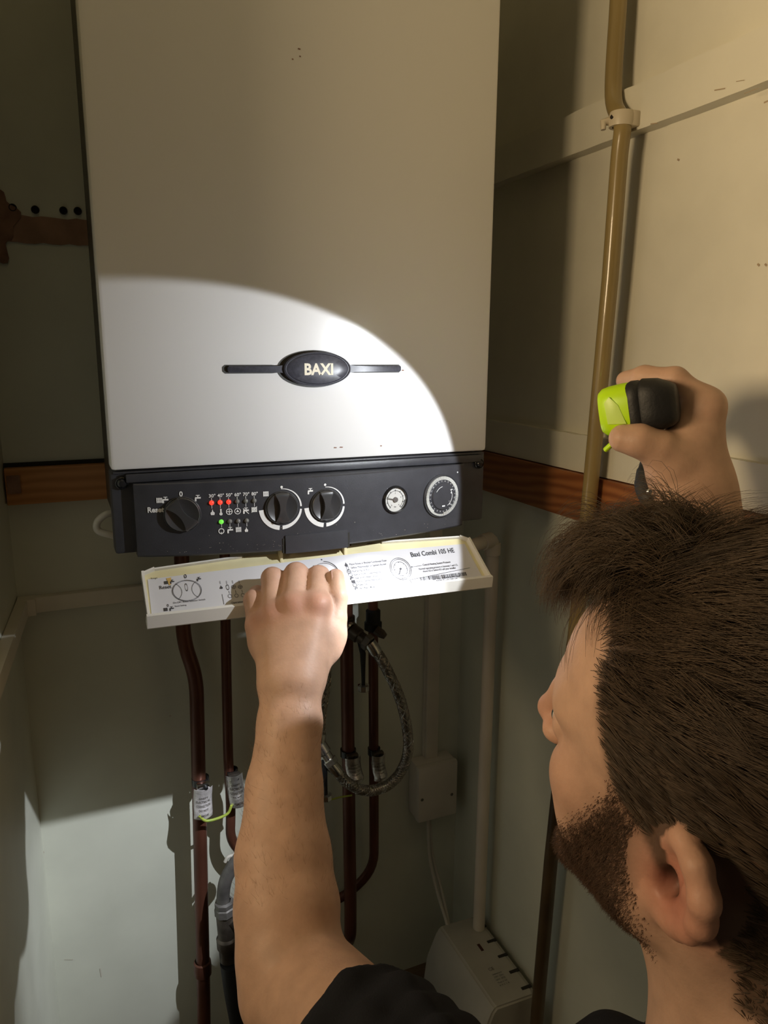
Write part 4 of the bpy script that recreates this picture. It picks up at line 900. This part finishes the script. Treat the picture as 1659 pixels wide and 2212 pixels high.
F.chain([at(1508, 940, .732), at(1456, 893, .748), at(1410, 902, .754), at(1388, 922, .756)], (.0115, .0095, .0086, .0078), k=0.0035, k0=0.008)
# head ---------------------------------------------------------------
n_head = len(F.p)
F.ell(H(0, -0.014, 0.045), (0.075, 0.100, 0.086), HM, k=0.02)
F.ell(H(0, 0.038, 0.047), (0.066, 0.064, 0.078), HM, k=0.03)
F.ell(H(0, 0.036, -0.038), (0.054, 0.054, 0.068), HM, k=0.03)
for s in (-1, 1):
    F.cap(H(s*0.054, 0.010, -0.058), H(s*0.016, 0.076, -0.100), 0.0165, 0.0150, k=0.03)
    F.cap(H(s*0.056, 0.004, -0.020), H(s*0.054, 0.010, -0.058), 0.020, 0.0165, k=0.03)
    F.ell(H(s*0.044, 0.064, -0.008), (0.019, 0.022, 0.017), HM, k=0.026); F.ell(H(s*0.040, 0.062, -0.040), (0.018, 0.021, 0.030), HM, k=0.024)
    F.cap(H(s*0.010, 0.096, 0.036), H(s*0.046, 0.078, 0.040), 0.0105, 0.0095, k=0.016)
F.cap(H(-0.012, 0.080, -0.101), H(0.012, 0.080, -0.101), 0.0145, k=0.02)
F.ell(H(0, 0.082, -0.055), (0.028, 0.020, 0.026), HM, k=0.02)
for s in (-1, 1):
    F.ell(H(s*0.034, 0.104, 0.018), (0.0175, 0.0165, 0.0115), HM, k=0.016, sub=True)
    F.ell(H(s*0.033, 0.083, 0.018), (0.0150, 0.0135, 0.0125), HM, k=0.006)
    F.cap(H(s*0.022, 0.094, 0.0135), H(s*0.045, 0.086, 0.0155), 0.0030, k=0.005); F.cap(H(s*0.021, 0.095, 0.022), H(s*0.046, 0.085, 0.021), 0.0032, k=0.005)
F.chain([H(0, 0.098, 0.032), H(0, 0.108, 0.010), H(0, 0.120, -0.012)], (0.0080, 0.0085, 0.0105), k=0.014)
for s in (-1, 1):
    F.ell(H(s*0.0125, 0.107, -0.018), (0.0090, 0.0110, 0.0085), HM, k=0.008)
F.cap(H(-0.020, 0.094, -0.050), H(0.020, 0.094, -0.050), 0.0055, k=0.007); F.cap(H(-0.017, 0.094, -0.061), H(0.017, 0.094, -0.061), 0.0065, k=0.007)
F.cap(H(-0.022, 0.105, -0.0555), H(0.022, 0.105, -0.0555), 0.0022, k=0.004, sub=True)
# neck
F.cap(H(0, -0.030, -0.020), NB, 0.060, 0.066, k=0.030); F.cap(H(0, 0.010, -0.055), NB+[-0.01, 0.035, -0.02], 0.045, 0.050, k=0.03)
F.cap(NB, NB+[0.0, 0, -0.09], 0.068, 0.085, k=0.04)
for s in (-1, 1): F.cap(H(s*0.062, -0.030, -0.035), NB+[s*0.02, 0.075, -0.045], 0.016, 0.013, k=0.02)
# ears
EAR = []
for s in (-1, 1):
    eo = np.array([s*0.0755, -0.008, -0.007]); a_ = math.radians(30)
    eu = np.array([s*math.sin(a_), -math.cos(a_), 0]); ev = np.array([s*0.10, -0.10, 1.0]); ev /= np.linalg.norm(ev); eu -= ev*(eu@ev); eu /= np.linalg.norm(eu)
    en = np.cross(eu, ev); en *= np.sign(en[0]*s)
    E = lambda u, v, w, eo=eo, eu=eu, ev=ev, en=en: H(*(eo+eu*u*1.12+ev*v*1.06+en*w*1.1))
    EM = np.stack([HR@eu, HR@ev, HR@en]); 
    F.ell(E(0.006, 0.004, -0.001), (0.0165, 0.027, 0.0048), EM, k=0.008)
    F.ell(E(0.002, 0.0, -0.008), (0.012, 0.020, 0.009), EM, k=0.008)
    F.chain([E(-0.008, 0.004, -0.001), E(-0.009, 0.018, 0.000), E(-0.001, 0.029, 0.001), E(0.012, 0.029, 0.003), E(0.0225, 0.018, 0.004), E(0.0240, 0.003, 0.0035), E(0.019, -0.012, 0.003), E(0.010, -0.023, 0.002)], (.0030, .0036, .0046, .0056, .0062, .0060, .0056, .0056), k=0.008)
    F.ell(E(-0.0015, -0.0265, 0.0020), (0.0110, 0.0110, 0.0064), EM, k=0.007); F.ell(E(0.0085, -0.0215, 0.0010), (0.0105, 0.0100, 0.0056), EM, k=0.009); F.ell(E(-0.0085, -0.0235, 0.0015), (0.0085, 0.0100, 0.0062), EM, k=0.008)
    F.chain([E(0.004, 0.022, 0.002), E(0.0135, 0.010, 0.003), E(0.0135, -0.004, 0.003), E(0.006, -0.0145, 0.003), E(-0.004, -0.016, 0.003)], (.0028, .0036, .0038, .0034, .0034), k=0.004)
    F.ell(E(0.0005, -0.003, 0.005), (0.0068, 0.0105, 0.0135), EM, k=0.004, sub=True)
    F.ell(E(0.004, 0.0135, 0.0065), (0.0055, 0.0055, 0.0055), EM, k=0.004, sub=True)
    F.cap(E(-0.0115, -0.002, 0.002), E(-0.0105, -0.010, 0.003), 0.0046, 0.0040, k=0.004)
    EAR.append(E)

import time as _t; _t0 = _t.time()
bv, bf = body.mesh(0.0028)
print('body', len(bv), len(bf), round(_t.time()-_t0, 1))
# skin tint is a property of the skin: pinker ears, knuckles and nose, stubble and scalp darker; shade is painted into the ear hollows too
hp = to_head(bv); col = np.tile(np.array([0.545, 0.34, 0.238]), (len(bv), 1))
def blend(w, c):
    global col
    w = np.clip(w, 0, 1)[:, None]; col = col*(1-w)+np.array(c)*w
gauss = lambda P, c, s: np.exp(-((P-np.array(c))**2).sum(1)/(2*s*s))
headm = np.linalg.norm(hp, axis=1) < 0.2
for E in EAR: blend(0.80*gauss(bv, E(0.008, 0.0, 0.0), 0.022), (0.50, 0.165, 0.110)); blend(0.9*gauss(bv, E(0.000, -0.003, -0.002), 0.0075), (0.16, 0.045, 0.03))  # second blend paints the shade inside the ear hollow
blend(0.5*gauss(hp, (0, 0.118, -0.01), 0.016), (0.48, 0.20, 0.14)); blend(0.30*gauss(hp, (-0.05, 0.07, -0.01), 0.02), (0.47, 0.21, 0.15))
for nme in mc: blend(0.55*gauss(bv, at(mc[nme][0], mc[nme][1], mc[nme][2]-0.012), 0.010), (0.50, 0.20, 0.14))
for q in fg.values(): blend(0.3*gauss(bv, at(*q[0]), 0.010), (0.50, 0.23, 0.16))
def smooth01(x): x = np.clip(x, 0, 1); return x*x*(3-2*x)
def hairline(P):                               # >0 inside the hair
    x, y, z = np.abs(P[:, 0]), P[:, 1], P[:, 2]
    side = np.interp(z, [-0.09, -0.045, -0.03, 0.0, 0.015, 0.036, 0.048, 0.069, 0.085, 0.12], [-0.050, -0.042, -0.020, 0.012, 0.034, 0.041, 0.046, 0.054, 0.058, 0.070])-y
    front = 0.062+0.010*np.clip((0.03-x)/0.03, 0, 1)+(z-0.10)*0.6-y
    return np.minimum(np.where(z > 0.09, front, side), z+0.078)
def beardness(P):
    x, y, z = np.abs(P[:, 0]), P[:, 1], P[:, 2]
    up = np.where(y > 0.04, 0.018-(y-0.04)*1.75, 0.030)
    return np.minimum(np.minimum(up-z, (y+0.002)*1.0), z+0.126-0.35*np.clip(0.06-y, 0, 0.06))
hl = hairline(hp); bd = beardness(hp); earw = np.zeros(len(bv))
for E in EAR: earw = np.maximum(earw, ((np.linalg.norm(bv-E(0.006, 0.0, 0.002), axis=1) < 0.047) & (np.abs(hp[:, 0]) > 0.0785)).astype(float))
notear = (earw < 0.5) & headm
blend(np.where(notear, smooth01(hl/0.010+0.3)*0.9, 0), (0.075, 0.045, 0.028))
blend(np.where(notear, smooth01(bd/0.034+0.05)*0.70, 0), (0.11, 0.060, 0.038))
blend(0.5*gauss(hp, (0, 0.105, -0.056), 0.012), (0.42, 0.16, 0.12))

M_SKIN = mat('skin', (0.46, 0.265, 0.17), 0.52, sss=0.12, bump=0.10, bscale=420, spec=0.4)
def use_attr(m):
    nt = m.node_tree; b = nt.nodes['Principled BSDF']; a = nt.nodes.new('ShaderNodeAttribute'); a.attribute_name = 'tint'
    for l in list(b.inputs['Base Color'].links): nt.links.remove(l)
    n = nt.nodes.new('ShaderNodeTexNoise'); n.inputs['Scale'].default_value = 55; n.inputs['Detail'].default_value = 5
    tc = nt.nodes.new('ShaderNodeTexCoord'); nt.links.new(tc.outputs['Object'], n.inputs['Vector'])
    r = nt.nodes.new('ShaderNodeMapRange'); r.inputs['From Min'].default_value = 0.3; r.inputs['From Max'].default_value = 0.7; r.inputs['To Min'].default_value = 0.88; r.inputs['To Max'].default_value = 1.08
    nt.links.new(n.outputs['Fac'], r.inputs['Value'])
    mx = nt.nodes.new('ShaderNodeVectorMath'); mx.operation = 'SCALE'; nt.links.new(a.outputs['Color'], mx.inputs[0]); nt.links.new(r.outputs['Result'], mx.inputs['Scale'])
    nt.links.new(mx.outputs['Vector'], b.inputs['Base Color'])
use_attr(M_SKIN)
me = fast_mesh('person', bv, bf); at_ = me.attributes.new('tint', 'FLOAT_COLOR', 'POINT')
at_.data.foreach_set('color', np.concatenate([col, np.ones((len(col), 1))], 1).astype(np.float32).ravel())
person = link('person', me, M_SKIN); tag(person, 'bearded man in a black T-shirt seen from behind, holding the flap and a torch', 'person')

# clothes ------------------------------------------------------------
M_SHIRT = mat('black_cotton', (0.010, 0.0108, 0.0145), 0.85, nscale=40, namt=0.2, bump=0.25, bscale=700, spec=0.25)
M_TROUSER = mat('dark_work_trousers', (0.02, 0.021, 0.026), 0.85, bump=0.3, bscale=500)
M_SHOE = mat('shoe_leather', (0.02, 0.016, 0.013), 0.5)
T = Field()
T.ell((0.340, -0.585, -0.440), (0.166, 0.108, 0.178), k=0.05); T.ell((0.355, -0.600, -0.650), (0.152, 0.110, 0.190), k=0.06)
T.ell(PE+[0, 0, 0.03], (0.172, 0.125, 0.10), k=0.05)
T.cap(NB+[0, 0.005, -0.045], SL, 0.064, 0.063, k=0.05); T.cap(NB+[0, 0.005, -0.045], SR, 0.064, 0.063, k=0.05); T.cap(NB+[0, 0, -0.02], NB+[0, 0, -0.10], 0.070, 0.09, k=0.03)
la_ = LE-SL; sl_end = SL+la_*0.62; ra_ = RE-SR; sr_end = SR+ra_*0.62
T.cap(SL, sl_end+la_*0.2, 0.066, 0.066, k=0.04); T.cap(SR, sr_end+ra_*0.2, 0.065, 0.062, k=0.04)
rr_ = random.Random(11)
def fold(a, b, r): T.cap(a, b, r, r*0.6, k=0.014)
laU = la_/np.linalg.norm(la_)
for k in range(7):                             # creases round the sleeve and across the shoulder
    c = SL+la_*(0.02+0.095*k); up = np.array([0, 0, 1.0])-laU*laU[2]; up /= np.linalg.norm(up); sd = np.cross(laU, up); a0_ = rr_.uniform(-0.6, 0.6)
    q = [c+(up*math.cos(a0_+t)+sd*math.sin(a0_+t))*0.064+laU*0.02*t for t in (-0.9, -0.3, 0.3, 0.9)]
    for a, b in zip(q, q[1:]): fold(a, b, 0.0075)
for k in range(6):
    a = NB+np.array([-0.06-0.018*k, 0.055+0.006*k, -0.09-0.035*k]); fold(a, a+np.array([rr_.uniform(-.05, .02), 0.01, -0.07]), 0.010)
T.half(sl_end, laU, k=0.003); T.half(sr_end, ra_/np.linalg.norm(ra_), k=0.003)
T.cap(sl_end-laU*0.02, sl_end+laU*0.05, 0.059, 0.062, k=0.004, sub=True)
T.cap(NB+[0.0, 0.0, 0.03], NB+[0, 0.004, -0.06], 0.082, 0.090, k=0.02)
T.cap((0.160, -0.455, -0.362), (0.205, -0.470, -0.378), 0.026, 0.024, k=0.03); T.cap((0.225, -0.470, -0.386), (0.285, -0.470, -0.372), 0.024, 0.026, k=0.03)
T.cap(H(0, -0.05, -0.06), NB+[-0.002, 0.010, 0.004], 0.0735, 0.0745, k=0.004, sub=True); T.half(NB+[0, 0.0, 0.022], np.array([0.0, 0.12, 1.0]), k=0.004)
tv, tf = T.mesh(0.0036); link('t_shirt', fast_mesh('t_shirt', tv, tf), M_SHIRT, person)['label'] = 'black cotton T-shirt'
T = Field(); T.ell(PE+[0, 0, -0.01], (0.170, 0.125, 0.115), k=0.05)
for Hp, Kn, An in ((PE+[-0.085, 0, -0.02], KL, AL), (PE+[0.085, 0, -0.02], KR, AR)): T.cap(Hp, Kn, 0.096, 0.070, k=0.04); T.cap(Kn, An, 0.066, 0.050, k=0.02)
tv, tf = T.mesh(0.007); link('trousers', fast_mesh('trousers', tv, tf), M_TROUSER, person)
for An in (AL, AR):
    T = Field(); T.cap(An+[0, 0.0, -0.005], An+[0, -0.15, -0.012], 0.044, 0.036, k=0.02); T.cap(An+[0, -0.10, -0.01], An+[0, -0.165, 0.0], 0.038, 0.040, k=0.02)
    tv, tf = T.mesh(0.006); link('shoe', fast_mesh('shoe', tv, tf), M_SHOE, person)
# eyes
M_EYE = mat('eye_white', (0.75, 0.72, 0.68), 0.1); M_IRIS = mat('iris', (0.10, 0.13, 0.14), 0.1)
for s in (-1, 1):
    e = lathe('eye', H(s*0.0335, 0.0865, 0.018), HR@np.array([s*0.15, 1, 0]), [(0, -0.011)]+[(0.0112*math.sin(math.pi*k/10), -0.011*math.cos(math.pi*k/10)) for k in range(1, 10)]+[(0, 0.011)], M_EYE, person, 20, 80)
    lathe('iris', H(s*0.0335, 0.0865, 0.018), HR@np.array([s*0.15, 1, 0]), [(0.0050, 0.0100), (0.003, 0.0113), (0, 0.0115)], M_IRIS, e, 16)
# nails
def nail(c, fwd, nrm, w, l):
    fwd = fwd/np.linalg.norm(fwd); nrm = nrm-fwd*(nrm@fwd); nrm /= np.linalg.norm(nrm); sd = np.cross(fwd, nrm); bm = bmesh.new(); rows = []
    for i in range(6):
        t = -1+2*i/5; rows.append([bm.verts.new(c+fwd*l*t+sd*w*s*(1-0.25*t**4)+nrm*(-0.004*s*s-0.0012*t*t)) for s in np.linspace(-1, 1, 7)])
    for a, b in zip(rows, rows[1:]):
        for k in range(6): bm.faces.new((a[k], a[k+1], b[k+1], b[k]))
    bm_obj('nail', bm, M_NAIL, person, 80)
M_NAIL = mat('nail', (0.52, 0.31, 0.24), 0.3)
nail(at(732, 1243, .7835), at(724, 1235, .795)-at(729, 1288, .781), CR*0.75-CFW*0.8, 0.0068, 0.0075)
nail(at(551, 1286, .7975), at(560, 1278, .806)-at(548, 1300, .790), -CFW*0.8-CR*0.35, 0.0055, 0.006)

# hair ---------------------------------------------------------------
M_HAIR = mat('brown_hair', (0.085, 0.056, 0.034), 0.5, nscale=70, namt=0.35, spec=0.35)
M_BEARD = mat('beard_hair', (0.075, 0.040, 0.022), 0.55, nscale=70, namt=0.35, spec=0.3)
def strands(roots, dirs, length, seg, r0, bend, wob, name, m, label, clump=0, frame=None):
    n = len(roots); L = length; pts = np.zeros((n, seg+1, 3)); pts[:, 0] = roots; d = dirs.copy()
    if clump:                                  # neighbouring hairs gather into locks
        gi = RNG.choice(n, clump, replace=False); near = np.concatenate([((roots[a:a+2000, None]-roots[gi][None])**2).sum(2).argmin(1) for a in range(0, n, 2000)]); own = gi[near]
        d = 0.45*d+0.55*d[own]; d /= np.linalg.norm(d, axis=1)[:, None]; L = 0.5*L+0.5*L[own]
    for s in range(seg):
        d = d+bend(pts[:, s], d, s/seg)+RNG.normal(0, wob, (n, 3)); d /= np.linalg.norm(d, axis=1)[:, None]
        pts[:, s+1] = pts[:, s]+d*(L/seg)[:, None]
    if clump:
        w = (np.arange(seg+1)/seg)[None, :, None]**1.3*0.55; pts = pts+(pts[own]-pts)*w
    if frame is not None: pts = HT+pts@HR.T
    t = np.zeros_like(pts); t[:, :-1] = pts[:, 1:]-pts[:, :-1]; t[:, -1] = t[:, -2]; t /= np.linalg.norm(t, axis=2)[..., None]+1e-9
    ref = RNG.normal(0, 1, (n, 1, 3)); u = np.cross(t, ref); u /= np.linalg.norm(u, axis=2)[..., None]+1e-9; w = np.cross(t, u)
    rad = (r0*(1-0.8*(np.arange(seg+1)/seg)**1.5))[None, :, None]
    ring = np.stack([pts+rad*(math.cos(a)*u+math.sin(a)*w) for a in (0, 2.0944, 4.18879)], 2)
    idx = np.arange(n*(seg+1)*3).reshape(n, seg+1, 3); fs = []
    for k in range(3):
        k2 = (k+1) % 3; fs.append(np.stack([idx[:, :-1, k], idx[:, :-1, k2], idx[:, 1:, k2], idx[:, 1:, k]], -1).reshape(-1, 4))
    o = link(name, fast_mesh(name, ring.reshape(-1, 3), np.concatenate(fs)), m, person); o['kind'] = 'stuff'; o['label'] = label; return o
fc = bv[bf].mean(1); nrm = np.cross(bv[bf[:, 2]]-bv[bf[:, 0]], bv[bf[:, 3]]-bv[bf[:, 1]]); ar = np.linalg.norm(nrm, axis=1); nrm /= ar[:, None]+1e-12
fh = to_head(fc); nh = nrm@HR
nearE = np.zeros(len(fc), bool)
for E in EAR: nearE |= np.linalg.norm(fc-E(0.006, 0.0, 0.004), axis=1) < 0.034
nearE |= (np.abs(fh[:, 0]) > 0.0785) & (np.abs(fh[:, 1]) < 0.06) & (np.abs(fh[:, 2]) < 0.05)
def pick(w, n): w = w*ar; return RNG.choice(len(w), n, p=w/w.sum())
def jit(i, N):                                 # spread roots evenly over their face
    j = RNG.uniform(-0.0015, 0.0015, (len(i), 3)); return j-N*((j*N).sum(1))[:, None]
inside = (np.linalg.norm(fh, axis=1) < 0.19) & ~nearE & (fh[:, 2] > -0.09)
wh = np.where(inside & (hairline(fh) > 0), np.clip(hairline(fh)/0.006+0.25, 0, 1), 0)
i = pick(wh, 44000); Nn = nh[i]; n_ = len(i); R_ = fh[i]+jit(i, Nn)
topness = smooth01((R_[:, 2]-0.060)/0.055); frontness = smooth01((R_[:, 1]-0.022)/0.040)*topness; leftness = smooth01((-R_[:, 0]-0.015)/0.03)
R_ += Nn*(RNG.uniform(0, 1, n_)*((0.017+0.030*smooth01((0.035-R_[:, 1])/0.05))*topness*(1-0.5*frontness)))[:, None]
flow = np.stack([0.15*topness-0.30*frontness*(1-leftness), -1.0+1.7*frontness*(1-0.85*leftness), -0.06+0.10*topness+0.2*frontness], 1)
flow += RNG.normal(0, 1, (n_, 3))*(0.12+0.13*topness)[:, None]
flow -= Nn*((flow*Nn).sum(1))[:, None]; flow /= np.linalg.norm(flow, axis=1)[:, None]
D_ = flow+Nn*(0.20+0.34*topness+0.02*frontness)[:, None]; D_ /= np.linalg.norm(D_, axis=1)[:, None]
low = smooth01((R_[:, 2]+0.07)/0.08); up_ = smooth01((R_[:, 2]-0.02)/0.05)
Ln = (0.002+0.010*low+0.012*up_+0.027*topness-0.002*frontness)*RNG.uniform(0.8, 1.15, n_)
def bend_h(P, d, s):
    b = np.zeros_like(P); b[:, 1] = -1.0; b[:, 0] = 0.20; b[:, 2] = -0.35
    return b*0.18*(0.2+s)
strands(R_, D_, Ln, 5, 0.00021, bend_h, 0.035, 'hair', M_HAIR, 'short swept brown hair', clump=1300, frame=1)
# forelock falling forward over the brow
wf = np.where(wh > 0, ((fh[:, 0] > -0.030) & (fh[:, 0] < 0.055) & (fh[:, 1] > 0.034) & (fh[:, 2] > 0.080)).astype(float), 0)
i = pick(wf, 7500); Nn = nh[i]; n_ = len(i); R_ = fh[i]+Nn*(RNG.uniform(0, 0.022, n_))[:, None]
D_ = np.stack([-0.12+RNG.normal(0, 0.25, n_), 0.56+RNG.normal(0, 0.16, n_), RNG.uniform(0.1, 0.85, n_)], 1); D_ /= np.linalg.norm(D_, axis=1)[:, None]
def bend_f(P, d, s):
    f = np.zeros_like(P); f[:, 2] = -1.0; f[:, 1] = -0.22; return f*(0.22+0.42*s)
strands(R_, D_, RNG.uniform(0.036, 0.070, n_), 7, 0.00021, bend_f, 0.05, 'forelock', M_HAIR, 'tousled forelock, lighter towards its tips', clump=260, frame=1)
wb = np.where((np.linalg.norm(fh, axis=1) < 0.19) & ~nearE & (beardness(fh) > 0), np.clip(beardness(fh)/0.030+0.03, 0, 1), 0)
i = pick(wb, 17000); Nn = nh[i]; R_ = fh[i]+jit(i, Nn); flow = np.stack([np.zeros(len(i)), np.full(len(i), 0.25), np.full(len(i), -0.9)], 1)+RNG.normal(0, 0.30, (len(i), 3))
flow -= Nn*((flow*Nn).sum(1))[:, None]; flow /= np.linalg.norm(flow, axis=1)[:, None]; D_ = flow+Nn*0.6; D_ /= np.linalg.norm(D_, axis=1)[:, None]
strands(R_, D_, (0.0014+0.0055*np.clip(beardness(R_)/0.035, 0, 1))*RNG.uniform(0.7, 1.25, len(i)), 3, 0.00014, lambda P, d, s: 0, 0.10, 'beard', M_BEARD, 'short brown beard', frame=1)
# fine hairs on the left forearm
fw = np.where((np.linalg.norm(fc-at(620, 1650, 0.705), axis=1) < 0.125) & (fc[:, 2] < -0.19), 1.0, 0)
i = pick(fw, 900); fd = LW-LE; fd /= np.linalg.norm(fd); d0 = np.tile(fd*0.9-CR*0.25, (len(i), 1))+RNG.normal(0, 0.3, (len(i), 3))+nrm[i]*0.45; d0 /= np.linalg.norm(d0, axis=1)[:, None]
strands(fc[i]+jit(i, nrm[i]), d0, RNG.uniform(0.005, 0.010, len(i)), 3, 0.00007, lambda P, d, s: -0.0*d, 0.12, 'arm_hair', mat('arm_hair_fair', (0.24, 0.13, 0.06), 0.5), 'fine fair hairs on the forearm')
print('person total', round(_t.time()-_t0, 1))
